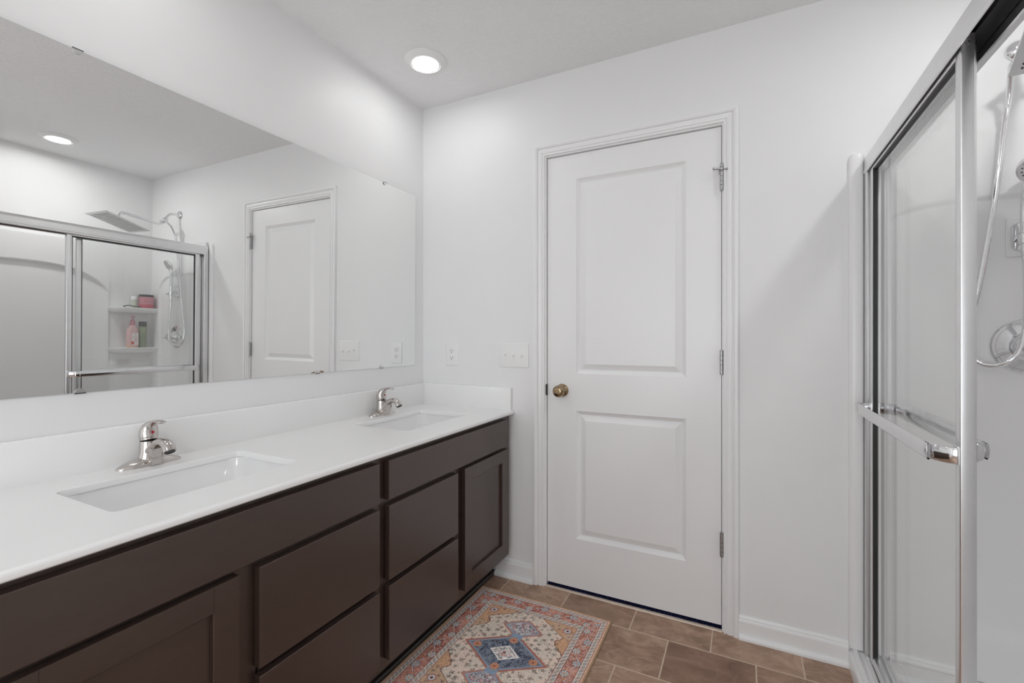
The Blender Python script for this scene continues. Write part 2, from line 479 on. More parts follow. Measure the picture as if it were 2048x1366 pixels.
# knob
KX, KZ = .806, .941
kn = obj('door_knob', (lambda b: (lathe(b, [(.0305, 0), (.031, -.002), (.0295, -.006), (.025, -.010), (.020, -.013), (.0125, -.017), (.0115, -.030), (.0145, -.036), (.0235, -.041), (.0275, -.049), (.0272, -.057), (.0245, -.064), (.019, -.0685), (.0125, -.0695), (.0115, -.067), (.0, -.067)], (KX, DF, KZ), (0, 1, 0), 40), b)[1])(bmesh.new()), M['brass'], dr, smooth=40)
tag(kn, 'antique brass round door knob')
bm = bmesh.new(); box(bm, KX - .0022, KX + .0022, DF - .0735, DF - .066, KZ - .0065, KZ + .0065, bev=.0008, rot=Matrix.Rotation(1.2, 3, 'Y'))
obj('lock_button', bm, M['brass'], kn, loc=(0, 0, 0))
st = obj('strike_plate', (lambda b: (box(b, DOOR0 - .0035, DOOR0 - .0002, .0, .030, KZ - .029, KZ + .029, mi=0), box(b, DOOR0 - .0072, DOOR0 - .003, -.0015, .004, KZ - .022, KZ + .022, bev=.0012), b)[2])(bmesh.new()), M['steel'], dr)
tag(st, 'dark metal strike plate at the door edge')
obj('latch_gap', B(DOOR0 - .0046, DOOR0 + .0003, -.0022, DF + .02, KZ - .026, KZ + .026), M['black'], dr)
def hinge(zc, stop=False):
    bm = bmesh.new()
    hx, hy = DOOR1 + .0015, DF - .0165
    h = .092
    for k in range(5):
        z0 = zc - h / 2 + k * h / 5
        lathe(bm, [(.0058, .0005), (.0064, .001), (.0064, h / 5 - .001), (.0058, h / 5 - .0005)], (hx, hy, z0), (0, 0, 1), 18)
    lathe(bm, [(.0, 0), (.0065, .0005), (.0065, .003), (.003, .005)], (hx, hy, zc + h / 2), (0, 0, 1), 16)
    lathe(bm, [(.003, -.004), (.0062, -.003), (.0062, 0)], (hx, hy, zc - h / 2), (0, 0, 1), 16)
    box(bm, hx - .0012, hx + .0010, hy, DF + .03, zc - h / 2, zc + h / 2)
    o = obj('hinge', bm, M['steel'], dr, smooth=40)
    if stop:
        b2 = bmesh.new()
        z = zc + h / 2 - .012
        box(b2, hx - .009, hx + .009, hy - .009, hy + .006, z, z + .003, bev=.0008)
        tube(b2, [(hx - .001, hy - .006, z + .002), (hx - .016, hy - .013, z + .002), (hx - .026, hy - .018, z + .002)], .0036, 10)
        lathe(b2, [(.0001, 0), (.0055, .001), (.0055, .006), (.0001, .007)], (hx - .025, hy - .0175, z + .002), Vector((-.85, -.4, 0)), 14)
        tube(b2, [(hx + .004, hy - .004, z + .002), (hx + .019, hy - .006, z - .001)], .0026, 10)
        lathe(b2, [(.0001, 0), (.0048, .001), (.0048, .005), (.0001, .006)], (hx + .018, hy - .006, z - .001), Vector((.95, -.2, 0)), 14)
        tube(b2, [(hx - .0085, hy - .0005, z), (hx - .0085, hy - .0005, z - .018)], .0018, 8)
        lathe(b2, [(.004, 0), (.0055, .004), (.0055, .012), (.003, .015)], (hx, hy, zc + h / 2 + .001), (0, 0, 1), 14)
        q = obj('door_stop', b2, M['steel'], o, smooth=40, loc=(0, 0, 0)); tag(q, 'chrome hinge-pin door stop')
    return o
hinge(1.835, True); hinge(1.090); hinge(.353)

# ------------------------------------------------------------------ vanity cabinets
XF = .5315; XD = .5545
def shaker(bm, y0, y1, z0, z1):
    s = .056
    ys = [y0, y0 + s, y1 - s, y1]; zz = [z0, z0 + s, z1 - s, z1]
    b = .0012
    for i in range(3):
        for j in range(3):
            if i == 1 and j == 1: continue
            quads(bm, [(XD, ys[i], zz[j]), (XD, ys[i + 1], zz[j]), (XD, ys[i + 1], zz[j + 1]), (XD, ys[i], zz[j + 1])], [(0, 1, 2, 3)])
    panel_rings(bm, ys[1], ys[2], zz[1], zz[2], [(0, 0), (.0012, .0012), (.0012, .0105)], XD, depth_axis='x')
    quads(bm, [(XD, y0, z0), (XD, y1, z0), (XD, y1, z1), (XD, y0, z1), (XF, y0, z0), (XF, y1, z0), (XF, y1, z1), (XF, y0, z1)],
          [(0, 1, 5, 4), (1, 2, 6, 5), (2, 3, 7, 6), (3, 0, 4, 7), (4, 5, 6, 7)])
    # fine grooves where rails meet stiles
    bmesh.ops.remove_doubles(bm, verts=bm.verts, dist=.0001)
    ed = [e for e in bm.edges if len(e.link_faces) == 2 and abs(e.verts[0].co.x - XD) < 1e-5 and abs(e.verts[1].co.x - XD) < 1e-5 and (abs(e.link_faces[0].normal.dot(e.link_faces[1].normal)) < .5)]
    bmesh.ops.bevel(bm, geom=ed, offset=.0014, segments=1, affect='EDGES')
    for yy, sg in ((ys[1], 1), (ys[2], -1)):
        for a, c in ((z0 + .001, zz[1]), (zz[2], z1 - .001)):
            box(bm, XD - .001, XD + .00012, yy - .0005, yy + .0005, a, c, mi=1)
def vanity(y0, y1, fl, ff, drs, door, lab):
    """y0..y1 body; ff = false front; drs = drawer span; door = door span"""
    t = thing('vanity_cabinet', lab, 'cabinet', (0.27, (y0 + y1) / 2, 0), 'espresso vanity cabinets')
    bm = bmesh.new()
    # carcass: sides, back, bottom, face frame
    box(bm, .004, XF - .019, y0, y0 + .016, .115, .8125); box(bm, .004, XF - .019, y1 - .016, y1, .115, .8125)
    box(bm, .004, .012, y0 + .016, y1 - .016, .115, .8125); box(bm, .012, XF - .019, y0 + .016, y1 - .016, .115, .131)
    obj('carcass', bm, M['wood'], t)
    bm = bmesh.new()
    mid = (max(drs[0], door[0]) + min(drs[1], door[1])) / 2
    box(bm, XF - .019, XF, y0, y0 + .04, .115, .8125, bev=.0008); box(bm, XF - .019, XF, y1 - .04, y1, .115, .8125, bev=.0008)
    box(bm, XF - .019, XF - .0003, mid - .03, mid + .03, .12, .69)
    for a, b in ((.775, .8125), (.64, .69), (.115, .16)): box(bm, XF - .019, XF - .0002, y0 + .039, y1 - .039, a, b)
    box(bm, XF - .018, XF - .001, drs[0] + .01, drs[1] - .01, .38, .42)
    obj('face_frame', bm, M['wood'], t)
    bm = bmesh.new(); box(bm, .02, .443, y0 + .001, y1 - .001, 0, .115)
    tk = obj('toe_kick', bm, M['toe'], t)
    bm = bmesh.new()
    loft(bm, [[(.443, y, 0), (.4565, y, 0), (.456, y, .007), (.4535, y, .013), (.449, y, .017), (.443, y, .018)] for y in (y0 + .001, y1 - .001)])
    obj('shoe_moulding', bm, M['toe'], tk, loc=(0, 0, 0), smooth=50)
    bm = bmesh.new(); box(bm, XF, XD, ff[0], ff[1], .667, .7945, bev=.0018, seg=3); obj('false_front', bm, M['wood'], t)
    for z0, z1 in ((.4075, .6485), (.1500, .3890)):
        bm = bmesh.new(); box(bm, XF, XD, drs[0], drs[1], z0, z1, bev=.0018, seg=3); obj('drawer_front', bm, M['wood'], t)
    bm = bmesh.new(); shaker(bm, door[0], door[1], .150, .6525); obj('cabinet_door', bm, [M['wood'], M['toe']], t)
    return t
vanity(-.9225, -.0125, 0, (-.9015, -.0645), (-.9, -.498), (-.448, -.0645), 'dark espresso vanity cabinet beside the panelled door, right of the pair')
vanity(-1.8325, -.923, 0, (-1.782, -.943), (-1.3445, -.943), (-1.782, -1.3935), 'dark espresso vanity cabinet under the larger nearer sink, left of the pair')

# ------------------------------------------------------------------ countertop with two sink openings
CT0, CT1, CY0, CY1, CX1 = .8130, .830, -1.845, -.0005, .5605
ct = thing('vanity_countertop', 'long glossy white vanity countertop with low backsplash and two sink cutouts', 'countertop', (.28, -.92, CT0))
SK = [(.137, .412, -1.567, -1.128), (.137, .412, -.640, -.201)]
bm = bmesh.new()
def ring(pts, z): return [bm.verts.new((x, y, z)) for x, y in pts]
def bridge(a, b):
    for i in range(len(a)):
        j = (i + 1) % len(a); bm.faces.new((a[i], a[j], b[j], b[i]))
stack = []
for ins, z in ((.0095, CT1), (.0062, CT1 - .0006), (.0033, CT1 - .0022), (.0012, CT1 - .0046), (0, CT1 - .0080), (0, CT0 + .003), (.003, CT0)):
    stack.append(ring(rrect(-.0105, CX1, CY0, CY1 + .0, .012, 4, ins), z))
for a, b in zip(stack, stack[1:]): bridge(a, b)
def get(r): return [bm.edges.get((r[i], r[(i + 1) % len(r)])) for i in range(len(r))]
tops = get(stack[0]); bots = get(stack[-1])
for s in SK:
    rs = []
    for ins, z in ((-.004, CT1), (-.0015, CT1 - .001), (0, CT1 - .004), (0, CT0)):
        rs.append(ring(rrect(*s, .016, 5, ins), z))
    for a, b in zip(rs, rs[1:]): bridge(a, b)
    tops += get(rs[0]); bots += get(rs[-1])
bmesh.ops.triangle_fill(bm, use_beauty=True, edges=tops)
bmesh.ops.triangle_fill(bm, use_beauty=True, edges=bots)
obj('countertop_slab', bm, M['counter'], ct, smooth=30, flat_top=True)
BSZ = .942
bm = bmesh.new(); box(bm, -.003, .0185, CY0, -.0005, CT1 - .006, BSZ, bev=.003, seg=3); obj('back_splash', bm, M['counter'], ct, smooth=35)
bm = bmesh.new(); box(bm, .0125, .546, -.0195, -.0005, CT1 - .006, BSZ, bev=.003, seg=3); obj('side_splash', bm, M['counter'], ct, smooth=35)

def sink(s, lab):
    x0, x1, y0, y1 = s
    t = thing('sink', lab, 'sink', ((x0 + x1) / 2, (y0 + y1) / 2, .66), 'rectangular undermount sinks')
    bm = bmesh.new()
    R = []
    g = -.004
    prof = [(-.03, CT0 - .0005), (g, CT0 - .0005), (g + .001, CT0 - .002), (g + .003, CT0 - .02), (.010, .775), (.018, .735), (.030, .708), (.05, .694), (.085, .688), (.115, .686)]
    for ins, z in prof:
        rr = .016 + max(ins, 0) * .55
        xx0, xx1, yy0, yy1 = x0 + ins, x1 - ins, y0 + ins, y1 - ins
        R.append([(x, y, z) for x, y in rrect(xx0, xx1, yy0, yy1, min(rr + .03, (xx1 - xx0) / 2 - .001), 7)])
    # outer shell back up
    for ins, z in ((.105, .672), (.03, .69), (.0, .75), (-.012, .80), (-.03, .805)):
        xx0, xx1, yy0, yy1 = x0 + ins, x1 - ins, y0 + ins, y1 - ins
        R.insert(0, [(x, y, z) for x, y in rrect(xx0, xx1, yy0, yy1, min(.05, (xx1 - xx0) / 2 - .001), 7)])
    R = R[5:][::-1] + []  if False else R
    shell = [r for r in R[:5]][::-1]; bowl = R[5:]
    rings = [bowl[-1]] + bowl[::-1][1:] + [shell[0]] + shell[1:] if False else bowl[::-1] + shell[::-1]
    loft(bm, rings)
    obj('basin', bm, M['porcelain'], t, smooth=45)
    bm = bmesh.new()
    lathe(bm, [(.0001, .004), (.012, .004), (.014, .0015), (.021, .001), (.023, .003), (.0235, .0005), (.022, -.002), (.0001, -.002)], ((x0 + x1) / 2, (y0 + y1) / 2, .688), (0, 0, 1), 32)
    obj('drain', bm, M['nickel'], t, smooth=40)
sink(SK[0], 'white rectangular undermount sink, the larger nearer one on the left')
sink(SK[1], 'white rectangular undermount sink in the corner nearest the door')

# ------------------------------------------------------------------ faucets
def faucet(cx, cy, rz, lab):
    """local x = towards the basin, local y = along the wall"""
    t = thing('faucet', lab, 'faucet', (cx, cy, CT1), 'single-lever faucets')
    t.rotation_euler = (0, 0, rz)
    O = (0, 0, 0)
    def ell(rx, ry, z, ox=0, n=28, p=2.):
        out = []
        for i in range(n):
            a = 2 * PI * i / n
            c, s = math.cos(a), math.sin(a)
            out.append((ox + rx * math.copysign(abs(c) ** (2 / p), c), ry * math.copysign(abs(s) ** (2 / p), s), z))
        return out
    # deck plate with two long tapering wings
    bm = bmesh.new()
    rings = []
    n = 26
    for i in range(n + 1):
        y = -.081 + .162 * i / n
        k = abs(y) / .081
        w = .0275 * math.sqrt(max(1 - k ** 2.3, .0)) + .0006
        h = .0012 + .0235 * (1 - min(k, 1) ** 1.6) ** .8
        sec = []
        for j in range(13):
            a = PI * j / 12
            sec.append((w * math.cos(a), y, .0015 + h * math.sin(a) ** .8))
        sec.append((-w, y, 0)); sec.append((w, y, 0))
        rings.append(sec)
    loft(bm, rings)
    obj('deck_plate', bm, M['nickel'], t, loc=O, smooth=45)
    # body column
    bm = bmesh.new()
    prof = [(.0285, .0335, 0, 0), (.0275, .031, .012, 0), (.0255, .0275, .024, -.001), (.0235, .0245, .036, -.002), (.0228, .0234, .050, -.003), (.0222, .0226, .062, -.004), (.0218, .0221, .0672, -.0045)]
    loft(bm, [ell(a, b, z, ox) for a, b, z, ox in prof])
    obj('body', bm, M['nickel'], t, loc=O, smooth=45)
    obj('seam', (lambda b: (loft(b, [ell(.0204, .0207, z, -.0045) for z in (.0668, .0686)]), b)[1])(bmesh.new()), M['slot'], t, loc=O, smooth=45)
    # spout
    bm = bmesh.new()
    pts = spline([(-.004, 0, .024), (.014, 0, .042), (.034, 0, .0585), (.056, 0, .0685), (.077, 0, .0695), (.094, 0, .0605), (.103, 0, .047)], 6)
    m = len(pts)
    rr = []; fl = []
    for i in range(m):
        k = i / (m - 1)
        rr.append(.0060 * (1 - k) ** 1.5 + .0138 + .0030 * max(0, (k - .55) / .45)); fl.append(.66 + .12 * k)
    tube(bm, pts, rr, 22, flat=fl, up=(0, 0, 1))
    sp = obj('spout', bm, M['nickel'], t, loc=O, smooth=45)
    bm = bmesh.new()
    d = Vector((.45, 0, -.9)).normalized()
    lathe(bm, [(.0128, -.004), (.0132, 0), (.0125, .0045), (.0095, .005), (.009, .002), (.0001, .002)], Vector((.1012, 0, .0475)), d, 24)
    obj('aerator', bm, M['slot'], sp, loc=O, smooth=40)
    # arch web under the spout
    bm = bmesh.new()
    loft(bm, [[(.0, w, .003), (.036, w, .003), (.037, w, .020), (.041, w, .038), (.050, w, .053), (.03, w, .054), (0, w, .036)] for w in (-.0150, .0150)])
    bmesh.ops.bevel(bm, geom=bm.edges[:], offset=.003, segments=2, affect='EDGES')
    obj('web', bm, M['nickel'], t, loc=O, smooth=40)
    # handle: dome that sweeps forward into a lever
    bm = bmesh.new()
    pts = spline([(-.0045, 0, .0695), (-.0065, 0, .080), (-.006, 0, .092), (.000, 0, .1055), (.011, 0, .116), (.026, 0, .1225), (.042, 0, .1255), (.057, 0, .1250), (.067, 0, .1225)], 5)
    m = len(pts)
    key = [(0, .0212, 1), (.11, .0228, 1), (.25, .0228, .96), (.38, .0200, .88), (.48, .0150, .76), (.60, .0112, .52), (.8, .0118, .36), (.93, .0122, .32), (1, .004, .5)]
    def kv(k, c):
        for a, b in zip(key, key[1:]):
            if k <= b[0]:
                s = (k - a[0]) / (b[0] - a[0]); return a[c] + (b[c] - a[c]) * s
        return key[-1][c]
    tube(bm, pts, [kv(i / (m - 1), 1) for i in range(m)], 24, flat=[kv(i / (m - 1), 2) for i in range(m)], up=(0, 0, 1))
    hd = obj('lever_handle', bm, M['nickel'], t, loc=O, smooth=50)
    for az, rr_, zz_, mm, nm in ((0, .0205, .0925, M['red'], 'hot_marker'), (-64, .0190, .0935, M['slot'], 'set_screw_hole')):
        ca, sa = math.cos(math.radians(az)), math.sin(math.radians(az))
        bm = bmesh.new()
        lathe(bm, [(.0001, .0022), (.0030, .0020), (.0035, .0008), (.0035, -.006)], Vector((-.005 + rr_ * ca, rr_ * sa, zz_)), Vector((ca, sa, .12)).normalized(), 18)
        q = obj(nm, bm, mm, hd, loc=O, smooth=40)
        tag(q, 'small red dot' if mm is M['red'] else 'small dark dot')
    return t
faucet(.060, -1.338, 0, 'brushed nickel single-lever faucet at the nearer left sink')
faucet(.060, -.392, 0, 'brushed nickel single-lever faucet at the corner sink near the door')

# ------------------------------------------------------------------ mirror (leans out very slightly at the top)
def mx(z): return .0025 + .00677 * (z - 1.5)
MZ0, MZ1, MY0, MY1 = 1.0445, 1.9485, -1.835, -.0765
mt = thing('wall_mirror', 'large frameless mirror above the vanity backsplash', 'mirror', (0, (MY0 + MY1) / 2, MZ0))
bm = bmesh.new()
vs = []
for x_off in (0, -.003):
    for y, z in ((MY0, MZ0), (MY1, MZ0), (MY1, MZ1), (MY0, MZ1)):
        vs.append((mx(z) + x_off - .0010 * (y + .7) * (1 if x_off == 0 else 1), y, z))
v, f = quads(bm, vs, [(0, 1, 2, 3)], 0)
for q in [(4, 5, 6, 7), (0, 1, 5, 4), (1, 2, 6, 5), (2, 3, 7, 6), (3, 0, 4, 7)]:
    bm.faces.new([v[i] for i in q]).material_index = 1
obj('mirror_glass', bm, [M['mirror'], M['mirror_edge']], mt)
for y, top in ((-1.478, 1), (-.314, 1), (-1.471, 0), (-.708, 0), (-.331, 0)):
    bm = bmesh.new()
    z = MZ1 if top else MZ0; s = -1 if top else 1
    x = mx(z) + .0004
    pts = [(y - .0115, z - s * .0025), (y + .0115, z - s * .0025)] + [(y + .0115 * math.cos(a), z + s * .011 * math.sin(a)) for a in [PI * k / 10 for k in range(0, 11)]]
    loft(bm, [[(x + d, p[0], p[1]) for p in pts] for d in (.0, .0030)])
    box(bm, WX, x + .003, y - .0115, y + .0115, min(z - s * .0025, z - s * .0002), max(z - s * .0025, z - s * .0002))
    obj('mirror_clip', bm, M['chrome'], mt, smooth=40)

# ------------------------------------------------------------------ outlet and switch
def plate(bm, x0, x1, z0, z1):
    loft(bm, [[(x, y, z) for x, z in rrect(x0, x1, z0, z1, .004, 3, i)] for i, y in ((0, 0), (0, -.002), (.0025, -.0048), (.005, -.0055))])
t = thing('wall_outlet', 'white duplex outlet on the wall above the side splash', 'outlet', (.188, 0, 1.101))
bm = bmesh.new(); plate(bm, .1495, .2265, 1.0415, 1.1615); obj('cover_plate', bm, M['plastic'], t, smooth=40)
for zc in (1.0815, 1.1205):
    bm = bmesh.new()
    pts = [(.0175 * math.cos(a), max(-.0135, min(.0135, .0175 * math.sin(a)))) for a in [2 * PI * k / 32 for k in range(32)]]
    loft(bm, [[(.188 + a, y, zc + b) for a, b in pts] for y in (-.004, -.0075)])
    r = obj('receptacle', bm, M['plastic'], t)
    bm = bmesh.new()
    box(bm, .188 - .0078, .188 - .0056, -.0078, -.006, zc - .001, zc + .0075); box(bm, .188 + .0056, .188 + .0078, -.0078, -.006, zc - .001, zc + .0075)
    lathe(bm, [(.0027, 0), (.0027, .0018)], (.188, -.0079, zc - .0072), (0, 1, 0), 12)
    obj('slots', bm, M['slot'], r, loc=(0, 0, 0))
bm = bmesh.new(); lathe(bm, [(.0001, 0), (.0028, .0006), (.003, .0015)], (.188, -.0070, 1.101), (0, 1, 0), 14); obj('screw', bm, M['plastic'], t)
t = thing('light_switch', 'white three-gang toggle switch plate beside the door casing', 'switch', (.5555, 0, 1.103))
bm = bmesh.new(); plate(bm, .4735, .6375, 1.0425, 1.1640); obj('cover_plate', bm, M['plastic'], t, smooth=40)
for x, up in ((.5095, -1), (.5555, 1), (.6015, 1)):
    bm = bmesh.new()
    box(bm, x - .0052, x + .0052, -.0062, -.004, 1.0915, 1.1150, bev=.0004, seg=1)
    fr_ = obj('toggle_frame', bm, M['plastic'], t)
    bm = bmesh.new()
    box(bm, x - .0038, x + .0038, -.0185, -.004, 1.1005, 1.1085, bev=.0012, rot=Matrix.Rotation(math.radians(28 * up), 3, 'X'), piv=(x, -.004, 1.1035))
    obj('toggle', bm, M['plastic'], fr_, loc=(0, 0, 0))

# ------------------------------------------------------------------ ceiling lights
def downlight(x, y, lab, lens='lens'):
    t = thing('ceiling_light', lab, 'ceiling light', (x, y, CEIL), 'round recessed ceiling lights')
    bm = bmesh.new()
    lathe(bm, [(.066, -.0165), (.0665, -.018), (.069, -.0185), (.080, -.0135), (.090, -.007), (.0945, -.0035), (.0955, -.0005), (.066, -.0005)], (0, 0, 0), (0, 0, 1), 64)
    obj('trim_ring', bm, M['plastic'], t, loc=(0, 0, 0), smooth=35)
    bm = bmesh.new()
    lathe(bm, [(.0665, -.012), (.066, -.0160), (.05, -.0172), (.025, -.0178), (.0001, -.018)], (0, 0, 0), (0, 0, 1), 64)
    obj('lamp_lens', bm, M[lens], t, loc=(0, 0, 0), smooth=60)
downlight(.288, -.362, 'round white recessed light above the sink nearest the door')
downlight(2.372, -.712, 'round white recessed light above the shower', 'bright_lens')
downlight(.288, -1.42, 'round white recessed light above the nearer left sink', 'soft_lens')
downlight(1.35, -2.85, 'added round white fill light behind the camera', 'fill_lens')  # unseen lamp, added as broad fill for the room

# ------------------------------------------------------------------ rug
def rug():
    xc, yc, hu, hv = .7715, -.515, .310, .372
    nx, ny = 470, 560
    U = np.linspace(-hu, hu, nx); V = np.linspace(-hv, hv, ny)
    u, v = np.meshgrid(U, V)            # ny, nx
    rs = np.random.RandomState(7)
    def srgb(*c): c = np.array(c) / 255.; return np.where(c <= .04045, c / 12.92, ((c + .055) / 1.055) ** 2.4)
    cream = srgb(205, 188, 172); rust = srgb(164, 84, 74); coral = srgb(190, 120, 104); deep = srgb(128, 50, 48)
    tan = srgb(192, 154, 118); navy = srgb(60, 64, 84); steel_ = srgb(116, 130, 148); pale = srgb(184, 196, 200)
    ink = srgb(70, 58, 60); brown = srgb(128, 96, 78); white = srgb(222, 212, 205); orange = srgb(205, 130, 88)
    def smooth_noise(cells):
        g = rs.rand(int(cells * ny / nx) + 3, cells + 3)
        yy = np.linspace(0, g.shape[0] - 2.001, ny); xx = np.linspace(0, g.shape[1] - 2.001, nx)
        yi = yy.astype(int); xi = xx.astype(int); fy = (yy - yi)[:, None]; fx = (xx - xi)[None, :]
        a = g[yi][:, xi]; b = g[yi][:, xi + 1]; c = g[yi + 1][:, xi]; d = g[yi + 1][:, xi + 1]
        return a * (1 - fx) * (1 - fy) + b * fx * (1 - fy) + c * (1 - fx) * fy + d * fx * fy
    N1, N2, N3, N4 = smooth_noise(14), smooth_noise(60), smooth_noise(150), smooth_noise(6)
    C = np.zeros((ny, nx, 3))
    def put(mask, col, a=1.):
        m = np.asarray(mask, float)[..., None] * a
        C[:] = C * (1 - m) + np.asarray(col) * m
    au, av = np.abs(u), np.abs(v)
    du, dv = hu - au, hv - av
    e = np.minimum(du, dv); horiz = dv < du
    t = np.where(horiz, u, v)
    # --- field
    put(np.ones_like(u), cream)
    put(N1 > .62, srgb(214, 184, 166), .6)
    cells = .030
    def motifs(mask, size, cols, seed, dens=.75, rad=(.22, .42)):
        r = np.random.RandomState(seed)
        iu = np.floor((u + 1) / size).astype(int); iv = np.floor((v + 1 + (iu % 2) * size * .5) / size).astype(int)
        H = lambda k: (np.sin(iu * 127.1 + iv * 311.7 + k * 74.7 + seed) * 43758.5453) % 1
        cu = (iu + .3 + .4 * H(1)) * size - 1; cv = (iv + .3 + .4 * H(2)) * size - 1 - (iu % 2) * size * .5
        x, y = u - cu, v - cv
        rr = np.hypot(x, y); th = np.arctan2(y, x) + H(5) * 3
        pet = np.floor(4 + 4 * H(6))
        R = size * (rad[0] + (rad[1] - rad[0]) * H(3)) * (.72 + .28 * np.cos(th * pet))
        on = (rr < R * (.75 + .6 * N3)) & (H(4) < dens) & mask & (N2 + .4 * N3 > .38)
        idx = (H(7) * len(cols)).astype(int)
        for k, c in enumerate(cols): put(on & (idx == k), c, .68)
        put(on & (rr < R * .42), cols[0], .5)
        put(on & (rr > R * .72) & (N3 > .4), ink, .25)
    field = np.ones_like(u, bool)
    motifs(field, .032, [brown, srgb(120, 112, 100), srgb(140, 122, 104), srgb(104, 92, 86)], 3, .92, (.24, .40))
    motifs(field, .019, [brown, srgb(134, 124, 108), srgb(170, 120, 104)], 9, .55, (.20, .34))
    # --- medallions
    def dia(cu, cv, a, b): return np.abs(u - cu) / a + np.abs(v - cv) / b
    def spiky(d, a, per): return d + .5 * 0
    D = dia(0, 0, .160, .106)
    for s in (1, -1):
        P = dia(0, .158 * s, .078, .058)
        P = np.maximum(P, np.abs(v - .158 * s) / .045)
        saw = .05 * (((u + v) / .006) % 1 > .5)
        put((P < 1.14 + saw * 1.3) & (P > .98), srgb(176, 112, 94)); put(P < 1.0, srgb(140, 150, 168)); put(P < .86, srgb(168, 164, 168))
        put((P < .86) & (N2 > .52), srgb(176, 128, 128), .8); put((P < .86) & (N3 > .62), navy, .6); put((P < .86) & (N3 < .3), white, .5)
    saw = .035 * (((u * .9 + v * 1.4) / .0062) % 1 > .5)
    put((D < 1.085 + saw) & (D > .98), srgb(176, 104, 82)); put((D > 1.03) & (D < 1.055), deep, .5)
    put((au < .022) & (av < .120) & (av > .085), srgb(124, 146, 172))
    put(D < 1., srgb(126, 142, 164)); put(D < .93, steel_)
    dark = np.clip((N2 * .5 + N3 * .7 - .38) * 3, 0, 1)
    put(D < .90, navy, dark[..., :] if False else .0)
    mk = (D < .90).astype(float) * dark
    C[:] = C * (1 - mk[..., None]) + navy * mk[..., None]
    put((D < .9) & (N3 > .72), srgb(164, 168, 176), .6)
    for cu, cv in ((.118, 0), (-.118, 0), (0, .078), (0, -.078)):
        r = np.hypot(u - cu, v - cv); th = np.arctan2(v - cv, u - cu)
        put(r < .0165 + .0015 * np.cos(8 * th), orange); put((r < .0165) & (np.cos(8 * th) < -.4) & (r > .006), brown, .6); put(r < .005, srgb(150, 80, 60))
    I = dia(0, 0, .062, .045)
    put(I < 1, white); put((I < .86) & (I > .5) & (N3 > .45), srgb(110, 108, 120), .8); put(I < .45, srgb(188, 116, 96)); put((I < .40) & (N3 > .5), pale); put(I < .12, deep)
    # --- spandrels outside the scalloped octagon
    k = [(0.05, .262), (.164, .178), (.152, .158), (.146, .138), (.170, .112), (.186, .094), (.199, .074), (.2005, .0)]
    lim = np.full_like(au, 9.)
    ku = np.array([.0, .05, .164, .158, .146]); 
    # boundary as u limit by |v|
    vv = np.array([0, .074, .078, .092, .096, .112, .120, .136, .144, .158, .162, .178, .262, .30])
    uu = np.array([.2005, .2005, .196, .190, .180, .170, .154, .148, .144, .152, .160, .166, .045, .0])
    lim = np.interp(av, vv, uu)
    sp = (au > lim)
    put(sp, tan); put(sp & (N1 > .55), srgb(196, 140, 92), .7); put(sp & (N1 < .4) & (u > 0), srgb(190, 160, 138), .7)
    motifs(sp, .026, [brown, srgb(96, 80, 92), srgb(150, 110, 100)], 21, .8, (.2, .36))
    for cu in (-.168, .168):
        for cv in (-.225, .225):
            r = np.hypot(u - cu, v - cv); th = np.arctan2(v - cv, u - cu)
            put(r < .020 + .002 * np.cos(8 * th), srgb(178, 120, 104)); put(r < .012, pale); put(r < .006, deep)
    put(np.abs(au - lim) < .0022, srgb(112, 64, 58), .9)
    # --- borders
    def guard(a, b, period, ph):
        m = (e > a) & (e < b)
        put(m, srgb(192, 176, 164))
        w = (b - a)
        q = ((t + ph + (e - a) * .9) / period) % 1
        leaf = np.abs(q - .5) < .30 * np.sin(np.clip((e - a) / w, 0, 1) * PI)
        ring_ = leaf & (np.abs(q - .5) > .13 * np.sin(np.clip((e - a) / w, 0, 1) * PI))
        idx = np.floor((t + ph) / period) % 3
        put(m & ring_, srgb(84, 84, 96), .65)
        put(m & leaf & ~ring_ & (idx == 0), srgb(170, 160, 130)); put(m & leaf & ~ring_ & (idx == 1), srgb(150, 160, 170)); put(m & leaf & ~ring_ & (idx == 2), srgb(190, 140, 120))
        put((np.abs(e - a) < .0011) | (np.abs(e - b) < .0011), srgb(132, 74, 66), .85)
        put(m & ((np.abs(e - a - .0028) < .0008) | (np.abs(e - b + .0028) < .0008)), white, .7)
    put(e < .113, rust)
    main = (e > .034) & (e < .088)
    put(main & (N1 > .5), coral, .8); put(main & (N4 + N2 * .4 > .85), deep, .6); put(main & (N2 > .58), orange, .45); put(main & (N3 < .32), srgb(206, 176, 160), .6); put(main & (N3 > .74), srgb(116, 84, 84), .45)
    fade = main & (u > .05)
    put(fade & (N2 < .5), srgb(196, 150, 132), .6)
    w = .054; per = .130
    tt = np.where(horiz, u + .1, v + .065)
    q = (tt / per) % 1
    tri = np.where(q < .5, q * 2, 2 - q * 2)
    g = np.abs((e - .034) / w - tri)
    put(main & (g < .045), white, .75); put(main & (g > .045) & (g < .095), srgb(96, 58, 78), .8)
    for (ph, ee, cc) in ((0., .050, pale), (.5, .072, srgb(206, 206, 196))):
        cq = (np.floor(tt / per + .5 - ph) + ph) * per
        x = tt - cq; y = e - ee
        # ph=0 vertex low -> wide part of the triangle lies at outer side
        r = np.hypot(x, y); th = np.arctan2(y, x)
        fl = main & (r < .0150 + .0016 * np.cos(8 * th)); put(main & (r < .0175 + .0016 * np.cos(8 * th)), deep, .7)
        put(fl, cc if ph else pale, .8); put(fl & (np.cos(8 * th) < -.2) & (r > .005), srgb(110, 120, 132), .8); put(fl & (N3 > .6), srgb(150, 150, 150), .5); put(main & (r < .004), orange)
        put(main & (np.hypot(np.abs(x) - .026, y + .006) < .006), orange, .8)
        put(main & (np.hypot(np.abs(x) - .026, y + .006) < .0025), deep, .8)
